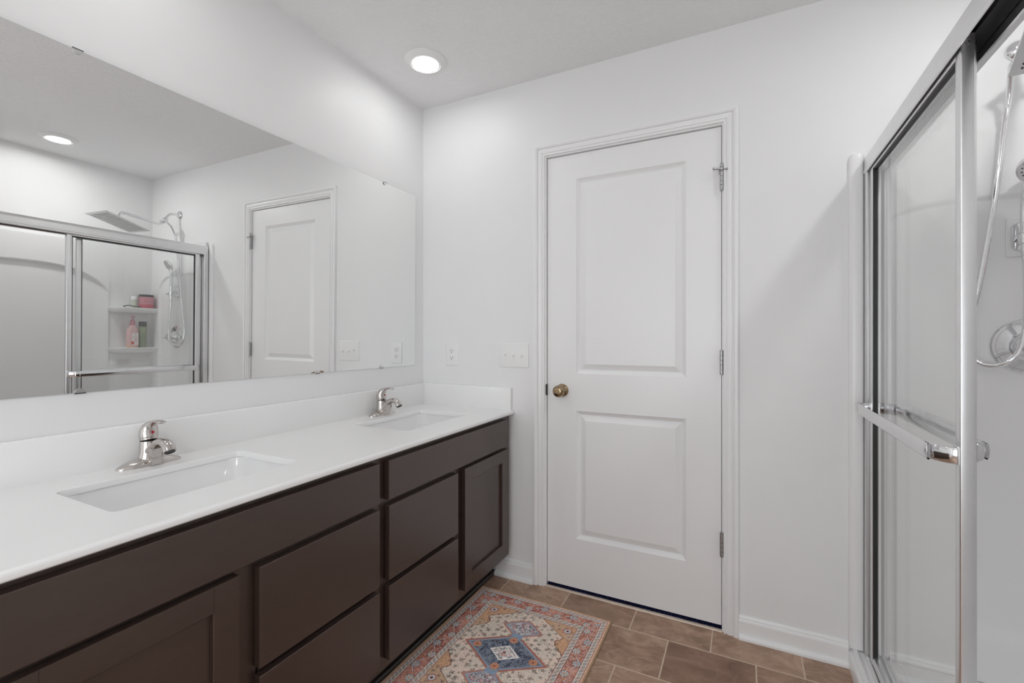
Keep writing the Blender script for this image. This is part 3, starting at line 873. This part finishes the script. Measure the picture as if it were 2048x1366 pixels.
    motifs(main & (g > .12), .012, [deep, srgb(206, 140, 110), srgb(120, 70, 66)], 31, .5, (.18, .36))
    guard(.013, .034, .0190, 0.); guard(.088, .111, .0210, .004)
    put((e < .013), srgb(196, 138, 108)); put((np.abs(e - .007) < .0012), srgb(206, 176, 150), .9)
    # fine woven grain and faded patches
    gr = (.90 + .2 * rs.rand(ny, nx))[..., None]
    wear = (.93 + .12 * N1)[..., None] * (.80 + .40 * smooth_noise(235))[..., None]
    C *= gr * wear
    zz = .0062 + .0006 * N3
    zz = zz * np.clip((e + .0005) / .006, .45, 1) ** .5
    lum = C @ np.array([.3, .55, .15])
    C = (lum[..., None] + (C - lum[..., None]) * .74) * 1.58
    X = (u + xc); Y = (v + yc)
    # slightly uneven edges
    X = X + .0015 * np.sin(v * 9) * (au / hu); Y = Y + .0018 * np.sin(u * 8 + 1) * (av / hv)
    verts = np.stack([X, Y, zz], -1).reshape(-1, 3)
    idx = np.arange(nx * ny).reshape(ny, nx)
    F = np.stack([idx[:-1, :-1], idx[:-1, 1:], idx[1:, 1:], idx[1:, :-1]], -1).reshape(-1, 4)
    me = bpy.data.meshes.new('patterned_rug')
    me.vertices.add(len(verts)); me.vertices.foreach_set('co', verts.ravel())
    me.loops.add(F.size); me.loops.foreach_set('vertex_index', F.ravel())
    me.polygons.add(len(F)); me.polygons.foreach_set('loop_start', np.arange(0, F.size, 4)); me.polygons.foreach_set('loop_total', np.full(len(F), 4))
    me.polygons.foreach_set('use_smooth', np.ones(len(F), bool))
    me.update(); me.validate()
    ca = me.color_attributes.new('weave', 'FLOAT_COLOR', 'POINT')
    ca.data.foreach_set('color', np.concatenate([C.reshape(-1, 3), np.ones((nx * ny, 1))], 1).astype(np.float32).ravel())
    me.materials.append(M['rug'])
    r = thing('patterned_rug', 'small oriental-pattern rug with blue diamond medallion on the tile floor', 'rug', (xc, yc, 0))
    o = bpy.data.objects.new('rug_pile', me); COL.objects.link(o); o.parent = r; o.location = -r.location
    bm = bmesh.new()
    P = []
    for (a, b), (c, d), n in (((-hu, -hv), (hu, -hv), 60), ((hu, -hv), (hu, hv), 60), ((hu, hv), (-hu, hv), 60), ((-hu, hv), (-hu, -hv), 60)):
        for i in range(n):
            s = i / n; uu_, vv_ = a + (c - a) * s, b + (d - b) * s
            P.append((uu_ + xc + .0015 * math.sin(vv_ * 9) * (abs(uu_) / hu), vv_ + yc + .0018 * math.sin(uu_ * 8 + 1) * (abs(vv_) / hv), 0))
    rings = []
    sec = [(-.0022, .0002), (-.0030, .003), (-.0018, .0058), (.0016, .0062), (.0035, .0052), (.0035, .0002)]
    n = len(P)
    for i in range(n):
        p = Vector(P[i]); tdir = (Vector(P[(i + 1) % n]) - Vector(P[i - 1])).normalized(); out = Vector((tdir.y, -tdir.x, 0))
        rings.append([p - out * d + Vector((0, 0, z)) for d, z in sec])
    R = [[bm.verts.new(q) for q in r_] for r_ in rings]
    for i in range(n):
        a, b = R[i], R[(i + 1) % n]
        for j in range(len(sec)):
            kx = (j + 1) % len(sec); bm.faces.new((a[j], a[kx], b[kx], b[j]))
    q = obj('rug_binding', bm, M['binding'], r, smooth=60); tag(q, 'tan stitched edge binding')
rug()

# ------------------------------------------------------------------ shower base, surround
def loft_y(bm, prof, y0, y1, mi=0):      # prof: list of (x, z)
    loft(bm, [[(x, y, z) for x, z in prof] for y in (y0, y1)], mi=mi)
bm = bmesh.new()
SY1 = -.0015
prof = [(1.913, 0), (1.913, .052), (1.916, .057), (1.922, .060), (1.925, .066), (1.931, .071), (1.938, .071), (1.943, .066), (1.950, .064), (2.040, .064), (2.050, .060), (2.062, .050), (2.075, .034), (2.090, .026), (2.36, .022), (2.66, .026), (2.70, .034), (2.735, .064), (2.754, .066), (2.754, 0)]
loft_y(bm, prof, SEND + .001, SY1)
box(bm, 2.05, 2.75, -.035, SY1, .02, .064, bev=.004); box(bm, 2.05, 2.75, SEND + .001, SEND + .035, .02, .064, bev=.004)
o = obj('shower_pan', bm, M['acrylic'], smooth=35); tag(o, 'low white acrylic shower pan with stepped threshold beside the baseboard', 'shower pan')

def smooth01(x): x = np.clip(x, 0, 1); return x * x * (3 - 2 * x)
def heightmesh(name, A, Bv, fn, place, back, mat, parent):
    na, nb = len(A), len(Bv)
    a, b = np.meshgrid(A, Bv, indexing='ij')
    d = fn(a, b)
    bm = bmesh.new()
    V = [[bm.verts.new(place(a[i, j], b[i, j], d[i, j])) for j in range(nb)] for i in range(na)]
    for i in range(na - 1):
        for j in range(nb - 1): bm.faces.new((V[i][j], V[i + 1][j], V[i + 1][j + 1], V[i][j + 1]))
    # rim back to the wall
    loop = [V[i][0] for i in range(na)] + [V[-1][j] for j in range(1, nb)] + [V[i][-1] for i in range(na - 2, -1, -1)] + [V[0][j] for j in range(nb - 2, 0, -1)]
    bk = [bm.verts.new(place(None, None, None, v.co)) for v in loop]
    n = len(loop)
    for i in range(n):
        j = (i + 1) % n; bm.faces.new((loop[i], loop[j], bk[j], bk[i]))
    bm.faces.new(bk)
    return obj(name, bm, mat, parent, smooth=50)
su = thing('shower_surround', 'white moulded acrylic shower surround with arched recess and corner shelves', 'shower surround', (2.74, -.78, .066))
SX = 2.722; STOP = 1.858
def f_side(y, z):
    dy = np.abs(y + .79)
    top = 1.10 + .577 * (1 - np.clip(dy / .56, 0, .999) ** 3) ** (1 / 3)
    r = smooth01((top - z) / .018) * smooth01((.52 - dy) / .12) * smooth01((z - .20) / .05) * .022
    col = smooth01((y + .303) / .02) * smooth01((-.012 - y) / .012) * smooth01((1.70 - z) / .36) * smooth01((z - .95) / .05) * .016
    lip = -.012 * smooth01((z - (STOP - .030)) / .012)
    return r + col + lip * 0
def pl_side(a, b, d, co=None):
    if co is not None: return (RW - .002, co.y, co.z)
    return (SX + d, a, b)
heightmesh('long_side_panel', np.linspace(SEND + .03, -.016, 290), np.linspace(.066, STOP, 330), f_side, pl_side, None, M['acrylic'], su)
EY = -.016
def f_end(x, z):
    dx = np.abs(x - 2.30)
    top = 1.30 + .35 * (1 - np.clip(dx / .34, 0, .999) ** 4) ** .25
    r = smooth01((top - z) / .010) * smooth01((.33 - dx) / .03) * smooth01((z - .20) / .05) * .010
    return r
def pl_end(a, b, d, co=None):
    if co is not None: return (co.x, -.0005, co.z)
    return (a, EY + d, b)
heightmesh('end_panel', np.linspace(1.992, RW - .003, 120), np.linspace(.066, 1.872, 280), f_end, pl_end, None, M['acrylic'], su)
bm = B(1.99, RW - .003, SEND + .001, SEND + .02, .066, STOP, bev=.003); obj('near_end_panel', bm, M['acrylic'], su)
# rounded front flange on the back wall
bm = bmesh.new()
zt = 1.856
def fl_ring(z, half, d):
    xc = 1.9375
    return [(xc - half, -.0003, z), (xc - half, -d * .4, z), (xc - half * .72, -d * .85, z), (xc - half * .3, -d, z), (xc + half * .3, -d, z), (xc + half * .72, -d * .85, z), (xc + half, -d * .4, z), (xc + half, -.0003, z)]
loft(bm, [fl_ring(.071, .0235, .017), fl_ring(zt - .03, .0235, .017), fl_ring(zt - .015, .022, .0165), fl_ring(zt - .006, .018, .015), fl_ring(zt - .001, .012, .012), fl_ring(zt + .001, .006, .008)])
obj('front_flange', bm, M['acrylic'], su, smooth=55)
# shelves in the far corner
for zs_ in (1.388, 1.078):
    bm = bmesh.new()
    y0, y1 = -.306, -.0085
    n = 20
    def shp(z, g):
        pts = [(SX + .016, y0 + g), (SX + .016, y1)]
        for i in range(n + 1):
            s = i / n; y = y1 + (y0 + g - y1) * s
            # straight front with rounded ends
            k = min((1 - s) / .20, 1.)
            dx = .094 * math.sin(k * PI / 2) ** .8
            pts.append((SX - .002 - (dx - g if dx > g else 0), y))
        return [(x, y, z) for x, y in pts]
    loft(bm, [shp(zs_ - .040, .03), shp(zs_ - .036, .018), shp(zs_ - .022, .006), shp(zs_ - .006, .0), shp(zs_ - .001, .001), shp(zs_, .004)])
    obj('corner_shelf', bm, M['acrylic'], su, smooth=50)

# ------------------------------------------------------------------ shower enclosure
fr = thing('shower_door_frame', 'satin chrome header, wall jambs and bottom track of the shower enclosure', 'shower frame', (2.0, -.78, .064))
HB, HT = 1.772, 1.839
bm = bmesh.new()
prof = [(1.958, HB), (1.9555, HB + .004), (1.9555, HB + .012), (1.958, HB + .015), (1.958, HT - .020), (1.960, HT - .010), (1.966, HT - .002), (1.975, HT), (2.012, HT), (2.022, HT - .004), (2.027, HT - .012), (2.029, HB + .016), (2.034, HB + .012), (2.034, HB + .002), (2.032, HB), (2.020, HB), (2.018, HB + .003), (2.0265, HB + .012), (2.0265, HT - .012), (2.014, HT - .003), (1.972, HT - .003), (1.9605, HT - .016), (1.9605, HB)]
loft_y(bm, prof, SEND + .022, -.0175)
obj('header', bm, M['satin_chrome'], fr, smooth=30)
bm = B(1.991, 2.0245, SEND + .03, -.03, HB + .034, HT - .006); obj('channel_shade', bm, M['black'], fr)  # black block standing in for the shade inside the header channel
for y0, y1, nm in ((-.046, -.0165, 'wall_jamb'), (SEND + .0205, SEND + .055, 'wall_jamb')):
    bm = bmesh.new()
    s = 1 if y1 > -.5 else -1
    yw, yo = (y1, y0) if s == 1 else (y0, y1)
    prof = [(1.959, yw), (1.959, yo + s * .004), (1.962, yo), (2.024, yo), (2.028, yo + s * .004), (2.028, yw)]
    loft(bm, [[(x, y, z) for x, y in prof] for z in (.0655, HB)])
    obj('wall_jamb', bm, M['satin_chrome'], fr)
bm = bmesh.new()
prof = [(1.957, .064), (1.957, .072), (1.961, .076), (1.965, .076), (1.967, .071), (1.9872, .071), (1.9885, .079), (1.9905, .079), (1.9918, .071), (2.008, .071), (2.012, .082), (2.020, .084), (2.028, .082), (2.030, .064)]
loft_y(bm, prof, SEND + .055, -.052)
obj('bottom_track', bm, M['satin_chrome'], fr, smooth=20)

def slider(x0, x1, ya, yb, label, bar):
    """ya = camera-side end, yb = far end"""
    xc = (x0 + x1) / 2
    t = thing('sliding_glass_door', label, 'shower door', (xc, (ya + yb) / 2, .08), 'bypass shower door panels')
    z0, z1 = .080, 1.802
    bm = B(xc - .003, xc + .003, ya + .02, yb - .02, z0 + .02, 1.778)
    obj('glass_pane', bm, M['glass'], t)
    for a, b, e in ((ya, ya + .026, 1), (yb - .030, yb, -1)):
        bm = bmesh.new()
        prof = [(x0, a), (x0, b), (x0 + .002, b), (x0 + .002, b), (x1 - .002, b), (x1, b), (x1, a), (x0, a)]
        box(bm, x0, x1, a, b, z0, z1, bev=.003, seg=3)
        sgn = 1 if e == 1 else -1
        o = obj('stile', bm, M['satin_chrome'], t, smooth=40)
        bm = bmesh.new()
        yy = b if e == 1 else a
        box(bm, xc - .0065, xc + .0065, yy - .0005, yy + .004 * sgn if sgn > 0 else yy + .0005, z0 + .02, HB) if sgn > 0 else box(bm, x0 + .0015, xc + .002, yy - .004, yy + .0005, z0 + .02, HB)
        obj('gasket', bm, M['black'], o, loc=(0, 0, 0))
    bm = bmesh.new(); box(bm, x0, x1, ya + .026, yb - .030, 1.764, z1 - .005, bev=.002); o = obj('top_rail', bm, M['satin_chrome'], t)
    bm = B(xc - .008, xc + .008, ya + .026, yb - .030, 1.7585, 1.764); obj('gasket', bm, M['black'], o, loc=(0, 0, 0))
    bm = bmesh.new(); box(bm, x0 + .002, x1 - .002, ya + .026, yb - .030, z0, z0 + .026, bev=.002); obj('bottom_rail', bm, M['satin_chrome'], t)
    # screw on the stile head
    bm = bmesh.new(); lathe(bm, [(.0001, 0), (.0045, .0005), (.0055, .002)], (xc, ya - .001, 1.783), (0, 1, 0), 16); obj('screw', bm, M['steel'], t)
    if bar:
        path = [(x0 + .001, ya + .006), (x0 - .010, ya + .010), (x0 - .024, ya + .022), (x0 - .034, ya + .036), (x0 - .040, ya + .054), (x0 - .041, ya + .08),
                (x0 - .041, yb - .08), (x0 - .040, yb - .054), (x0 - .034, yb - .036), (x0 - .024, yb - .022), (x0 - .010, yb - .010), (x0 + .001, yb - .006)]
        if bar == 'inside': path = [(x1 + (x0 - x) * .62, y) for x, y in path]
        P = spline([(x, y, .95) for x, y in path], 5)
        bm = bmesh.new()
        rings = []
        for i, p in enumerate(P):
            d = (P[min(i + 1, len(P) - 1)] - P[max(i - 1, 0)]).normalized(); nn = Vector((d.y, -d.x, 0))
            hh = .0172; th = .0032
            sec = [(-th, -hh + .003), (-th * .4, -hh), (th * .4, -hh), (th, -hh + .003), (th * 1.5, 0), (th, hh - .003), (th * .4, hh), (-th * .4, hh), (-th, hh - .003)]
            rings.append([p + nn * a + Vector((0, 0, b)) for a, b in sec])
        loft(bm, rings)
        q = obj('towel_bar', bm, M['chrome'], t, smooth=75); tag(q, 'chrome flat towel bar with curved ends')
        for yy in (ya + .002, yb - .024):
            bm = bmesh.new(); box(bm, *((x1, x1 + .003) if bar == 'inside' else (x0 - .003, x0)), yy, yy + .022, .931, .969, bev=.001); obj('bar_mount', bm, M['chrome'], q, loc=(0, 0, 0))
    return t
slider(1.9645, 1.9885, -.811, -.073, 'outer clear glass sliding shower panel with the towel bar on the room side', 'outside')
slider(1.9915, 2.0085, -.7580, -.0475, 'inner clear glass sliding shower panel parked behind the outer one, bar inside the shower', 'inside')

# ------------------------------------------------------------------ shower fittings
WE = EY + .0095
ra = thing('rain_shower', 'chrome wall arm with a flat rectangular tilted rain head above the shower door', 'shower head', (2.36, 0, 2.112))
bm = bmesh.new()
lathe(bm, [(.033, 0), (.0325, -.003), (.029, -.009), (.022, -.015), (.014, -.019), (.011, -.020)], (2.36, -.0005, 2.112), (0, 1, 0), 36)
obj('wall_flange', bm, M['chrome'], ra, smooth=40)
bm = bmesh.new()
tube(bm, spline([(2.36, -.010, 2.112), (2.36, -.045, 2.110), (2.359, -.075, 2.096), (2.357, -.098, 2.068), (2.356, -.108, 2.050)], 6), .0095, 16)
obj('wall_arm', bm, M['chrome'], ra, smooth=50)
bm = bmesh.new()
lathe(bm, [(.013, 0), (.017, .003), (.017, .030), (.013, .034)], (2.356, -.100, 2.066), Vector((-.05, -.35, -1)), 20)
lathe(bm, [(.008, -.052), (.012, -.050), (.012, -.044), (.0085, -.042), (.0085, -.02), (.013, -.016), (.013, .030), (.010, .034)], (2.354, -.112, 2.040), Vector((-1, -.15, .12)), 18)
lathe(bm, [(.010, 0), (.014, .004), (.014, .026), (.010, .030)], (2.350, -.118, 2.030), Vector((-.1, -1, -.15)), 18)
obj('diverter', bm, M['chrome'], ra, smooth=40)
bm = bmesh.new()
NK = Vector((2.319, -.410, 1.988))
tube(bm, spline([(2.350, -.135, 2.020), (2.348, -.165, 2.012), (2.336, -.28, 2.026), (2.322, -.385, 2.034), (NK.x, NK.y + .004, NK.z + .032), (NK.x, NK.y, NK.z)], 6), .0085, 14)
obj('extension_arm', bm, M['chrome'], ra, smooth=50)
# rain head : plate 0.20 x 0.295, tilted
RHR = (Matrix.Rotation(-.184, 3, 'Z') @ Matrix.Rotation(-.238, 3, 'X') @ Matrix.Rotation(.018, 3, 'Y')).to_euler()
bm = bmesh.new()
loft(bm, [[(x, y, z) for x, y in rrect(-.101, .101, -.1475, .1475, .004, 3, i)] for i, z in ((.001, -.001), (0, .0), (0, .005), (.002, .007), (.05, .009))])
for i in range(11):
    for j in range(15):
        if (i + j) % 2: pass
        lathe(bm, [(.0027, 0), (.0024, -.0022), (.0001, -.0024)], (-.077 + .0154 * i, -.119 + .0170 * j, -.001), (0, 0, 1), 8, mi=1)
rh = obj('rain_head', bm, [M['head_steel'], M['slot']], ra, loc=Vector((2.313, -.415, 1.9595)) - ra.location, smooth=40); rh.rotation_euler = RHR; tag(rh, 'flat rectangular spray plate')
bm = bmesh.new(); lathe(bm, [(.022, .008), (.021, .013), (.013, .018), (.011, .030), (.0105, .034)], (0, 0, 0), (0, 0, 1), 24)
obj('swivel_joint', bm, M['chrome'], rh, loc=(0, 0, 0), smooth=40)
# hose
HP = [(2.318, -.118, 2.038), (2.305, -.112, 2.022), (2.312, -.085, 2.003), (2.319, -.055, 1.94), (2.313, -.045, 1.865), (2.301, -.038, 1.712), (2.279, -.034, 1.522), (2.254, -.032, 1.345), (2.231, -.031, 1.225), (2.234, -.036, 1.145), (2.258, -.046, 1.108), (2.290, -.066, 1.104), (2.314, -.082, 1.122), (2.336, -.084, 1.160), (2.350, -.076, 1.25), (2.354, -.068, 1.36), (2.353, -.062, 1.450)]
sp_ = spline(HP, 24)
# resample evenly and rib
L = [0]
for a, b in zip(sp_, sp_[1:]): L.append(L[-1] + (b - a).length)
tot = L[-1]; step = .0024; n = int(tot / step); P = []; k = 0
for i in range(n + 1):
    s = tot * i / n
    while k < len(L) - 2 and L[k + 1] < s: k += 1
    f = (s - L[k]) / max(L[k + 1] - L[k], 1e-9); P.append(sp_[k].lerp(sp_[k + 1], min(f, 1)))
bm = bmesh.new(); tube(bm, P, [.0086 if i % 2 else .0080 for i in range(len(P))], 12)
hs = obj('shower_hose', bm, M['chrome'], smooth=30); tag(hs, 'ribbed chrome shower hose looping down past the mixer valve', 'hose')
# hand shower
ha = thing('hand_shower', 'chrome round hand shower in its wall holder', 'hand shower', (2.338, -.09, 1.46))
bm = bmesh.new()
tube(bm, spline([(2.353, -.062, 1.445), (2.353, -.063, 1.50), (2.353, -.062, 1.58), (2.358, -.060, 1.65), (2.364, -.060, 1.690)], 6), [.0085] + [.0105] * 8 + [.0115] * 8 + [.0125] * 8, 16)
obj('handle', bm, M['chrome'], ha, smooth=50)
bm = bmesh.new()
nrm = Vector((.10, -.85, -.50)).normalized(); hc = Vector((2.370, -.072, 1.714))
lathe(bm, [(.0001, -.020), (.020, -.018), (.036, -.010), (.0445, .001), (.0455, .006), (.043, .009), (.040, .0095), (.0001, .0105)], hc, nrm, 36)
a_, b_ = frame_for(nrm)
for rr_, cnt in ((.012, 6), (.023, 12), (.034, 18)):
    for i in range(cnt):
        an = 2 * PI * i / cnt
        lathe(bm, [(.0022, .0), (.0020, .0018), (.0001, .002)], hc + nrm * .0098 + a_ * (rr_ * math.cos(an)) + b_ * (rr_ * math.sin(an)), nrm, 8, mi=1)
obj('spray_head', bm, [M['satin_chrome'], M['slot']], ha, smooth=40)
ho = thing('shower_holder', 'chrome bracket on a square plate holding the hand shower', 'bracket', (2.366, EY, 1.51))
bm = bmesh.new()
loft(bm, [[(x, y, z) for x, z in rrect(2.328, 2.404, 1.449, 1.574, .006, 4, i)] for i, y in ((0, WE), (0, WE - .004), (.002, WE - .006))])
obj('adhesive_plate', bm, M['acrylic'], ho, smooth=40)
bm = bmesh.new()
loft(bm, [[(x, y, z) for x, z in rrect(2.337, 2.392, 1.466, 1.556, .018, 6, i)] for i, y in ((0, WE - .006), (0, WE - .012), (.003, WE - .016), (.02, WE - .018))])
tube(bm, [(2.364, WE - .015, 1.515), (2.358, -.040, 1.508), (2.354, -.054, 1.502)], .011, 14)
lathe(bm, [(.0135, -.016), (.0165, -.014), (.0180, .014), (.0150, .016)], (2.353, -.063, 1.497), Vector((0, .03, 1)), 22)
tube(bm, [(2.352, -.074, 1.497), (2.346, -.100, 1.490)], .008, 12)
obj('bracket_arm', bm, M['chrome'], ho, smooth=40)
# valve
va = thing('shower_valve', 'round chrome shower mixer valve with lever on the end wall', 'shower valve', (2.378, EY, 1.163))
bm = bmesh.new()
lathe(bm, [(.086, 0), (.087, -.003), (.084, -.007), (.076, -.008), (.074, -.006), (.050, -.009), (.044, -.012), (.0001, -.012)], (2.378, WE, 1.163), (0, 1, 0), 56)
obj('escutcheon', bm, M['chrome'], va, smooth=30)
bm = bmesh.new()
lathe(bm, [(.046, -.010), (.045, -.020), (.038, -.032), (.030, -.040), (.027, -.055), (.026, -.066), (.020, -.070), (.0001, -.071)], (2.378, WE, 1.163), (0, 1, 0), 40)
obj('hub', bm, M['chrome'], va, smooth=40)
bm = bmesh.new()
pl_ = spline([(2.378, WE - .060, 1.163), (2.372, WE - .072, 1.160), (2.358, WE - .098, 1.157), (2.345, WE - .122, 1.156)], 5)
tube(bm, pl_, [.012 - .006 * i / (len(pl_) - 1) for i in range(len(pl_))], 14)
obj('lever', bm, M['chrome'], va, smooth=50)

# ------------------------------------------------------------------ toiletries on the shelves
def rr_ring(cx, cy, hx, hy, r, z): return [(x, y, z) for x, y in rrect(cx - hx, cx + hx, cy - hy, cy + hy, r, 5)]
Z2 = 1.0785; Z1 = 1.3885
# pump bottle, flattened
pb = thing('pump_bottle', 'tall pink pump bottle with white label on the lower shelf', 'bottle', (2.672, -.170, Z2))
def sect(z, hx, hy): return [(2.672 + hx * math.cos(a) * (1 if abs(math.cos(a)) < .8 else 1), -.170 + hy * math.copysign(abs(math.sin(a)) ** .8, math.sin(a)), z) for a in [2 * PI * i / 32 for i in range(32)]]
bm = bmesh.new(); loft(bm, [sect(Z2, .024, .036), sect(Z2 + .004, .027, .039), sect(Z2 + .035, .027, .0395)]); obj('liquid_base', bm, M['peach'], pb, smooth=50)
bm = bmesh.new(); loft(bm, [sect(Z2 + .035, .027, .0395), sect(Z2 + .125, .0265, .039), sect(Z2 + .145, .025, .034), sect(Z2 + .160, .021, .025), sect(Z2 + .172, .017, .017)]); obj('bottle_body', bm, M['pink_gel'], pb, smooth=50)
bm = bmesh.new(); lathe(bm, [(.0165, .172), (.016, .196), (.013, .212), (.007, .216), (.005, .218), (.005, .232), (.012, .234), (.013, .243), (.0001, .244)], (2.672, -.170, Z2), (0, 0, 1), 24)
box(bm, 2.640, 2.672, -.176, -.164, Z2 + .235, Z2 + .243, bev=.002)
obj('pump_head', bm, M['pink'], pb, smooth=40)
bm = bmesh.new()
def lab_quad(y0, y1, z0, z1, xf=2.6445, mi=0): box(bm, xf, xf + .0022, y0, y1, z0, z1, mi=mi)
lab_quad(-.184, -.142, Z2 + .020, Z2 + .112)
for k, (y0, y1, z, mi) in enumerate([(-.163, -.158, .098, 2), (-.175, -.171, .082, 2), (-.169, -.165, .082, 2), (-.163, -.159, .082, 2), (-.157, -.153, .082, 2), (-.167, -.152, .068, 2), (-.167, -.154, .058, 1), (-.165, -.150, .048, 1)]):
    lab_quad(y0, y1, Z2 + z - .0015, Z2 + z + (.0015 if k else .006), 2.6440, mi)
lab_quad(-.189, -.171, Z2 + .026, Z2 + .047, 2.6438, 1)
q = obj('bottle_label', bm, [M['label'], M['red_print'], M['slot']], pb); tag(q, 'white label with red square and dark print')
# green shampoo bottle
gb = thing('shampoo_bottle', 'slim sage green bottle with black cap on the lower shelf', 'bottle', (2.668, -.103, Z2))
bm = bmesh.new(); loft(bm, [rr_ring(2.668, -.103, .016, .0215, .010, Z2), rr_ring(2.668, -.103, .0175, .0235, .011, Z2 + .004), rr_ring(2.668, -.103, .0175, .0235, .011, Z2 + .163)])
obj('bottle_body', bm, M['green'], gb, smooth=50)
bm = bmesh.new(); loft(bm, [rr_ring(2.668, -.103, .0178, .0238, .011, Z2 + .1635), rr_ring(2.668, -.103, .0175, .0235, .011, Z2 + .200), rr_ring(2.668, -.103, .0165, .0225, .010, Z2 + .2025)])
obj('bottle_cap', bm, M['dark_plastic'], gb, smooth=50)
gl_ = obj('bottle_label', B(2.6498, 2.652, -.118, -.094, Z2 + .115, Z2 + .152), M['pale_green'], gb)
for z, w in ((.10, .020), (.088, .016), (.076, .018), (.034, .022), (.024, .014)):
    obj('print_line', B(2.6498, 2.652, -.118, -.118 + w, Z2 + z, Z2 + z + .0035), M['pale_green'], gb)
# pink jar with black lid
pj = thing('cosmetic_jar', 'wide pink jar with black lid on the upper shelf', 'jar', (2.668, -.078, Z1))
JR = .047
bm = bmesh.new(); lathe(bm, [(.0001, 0), (JR - .003, 0), (JR, .003), (JR, .028)], (2.672, -.078, Z1), (0, 0, 1), 40); obj('jar_base_band', bm, M['deep_pink'], pj, smooth=40)
bm = bmesh.new(); lathe(bm, [(JR, .028), (JR, .086), (JR - .003, .089)], (2.672, -.078, Z1), (0, 0, 1), 40); obj('jar_body', bm, M['pink'], pj, smooth=40)
bm = bmesh.new(); lathe(bm, [(JR + .0012, .088), (JR + .0012, .103), (JR - .002, .106), (.0001, .106)], (2.672, -.078, Z1), (0, 0, 1), 40); obj('jar_lid', bm, M['dark_plastic'], pj, smooth=40)
for an, z, w in ((-2.6, .062, .10), (-2.6, .052, .16), (-2.62, .044, .12)):
    bm = bmesh.new(); c0 = Vector((2.672, -.078, Z1))
    tube(bm, [c0 + Vector((math.cos(an + w * s) * (JR + .0004), math.sin(an + w * s) * (JR + .0004), z)) for s in (-1, -.5, 0, .5, 1)], .0022, 6)
    obj('print_line', bm, M['deep_pink'], pj)
# small white-capped tub behind
tb = thing('small_bottle', 'small pale green bottle with white cap behind the pink jar', 'bottle', (2.694, -.150, Z1))
bm = bmesh.new(); lathe(bm, [(.0001, 0), (.018, 0), (.020, .003), (.020, .058), (.017, .062)], (2.694, -.150, Z1), (0, 0, 1), 28); obj('bottle_body', bm, simple('pale_green_plastic', (.55, .60, .50), .3, var=.03), tb, smooth=40)
bm = bmesh.new(); lathe(bm, [(.0175, .061), (.0195, .063), (.0195, .086), (.017, .089), (.0001, .089)], (2.694, -.150, Z1), (0, 0, 1), 28); obj('bottle_cap', bm, M['plastic'], tb, smooth=40)
# razor with black handle and green edge
rz_ = thing('razor', 'black razor with curved handle lying along the upper shelf edge', 'razor', (2.640, -.19, Z1))
bm = bmesh.new(); tube(bm, spline([(2.636, -.238, Z1 + .0065), (2.636, -.222, Z1 + .013), (2.637, -.200, Z1 + .013), (2.638, -.175, Z1 + .009), (2.639, -.150, Z1 + .0055), (2.640, -.126, Z1 + .0045)], 6), .0036, 10)
obj('handle', bm, M['dark_plastic'], rz_, smooth=50)
bm = bmesh.new(); box(bm, 2.633, 2.642, -.246, -.234, Z1 + .0005, Z1 + .010, bev=.0015); obj('razor_head', bm, M['dark_plastic'], rz_)
bm = bmesh.new(); tube(bm, [(2.6415, -.180, Z1 + .004), (2.6415, -.128, Z1 + .0035)], .003, 8); obj('grip_strip', bm, simple('lime_grip', (.25, .42, .08), .5, var=.05), rz_)
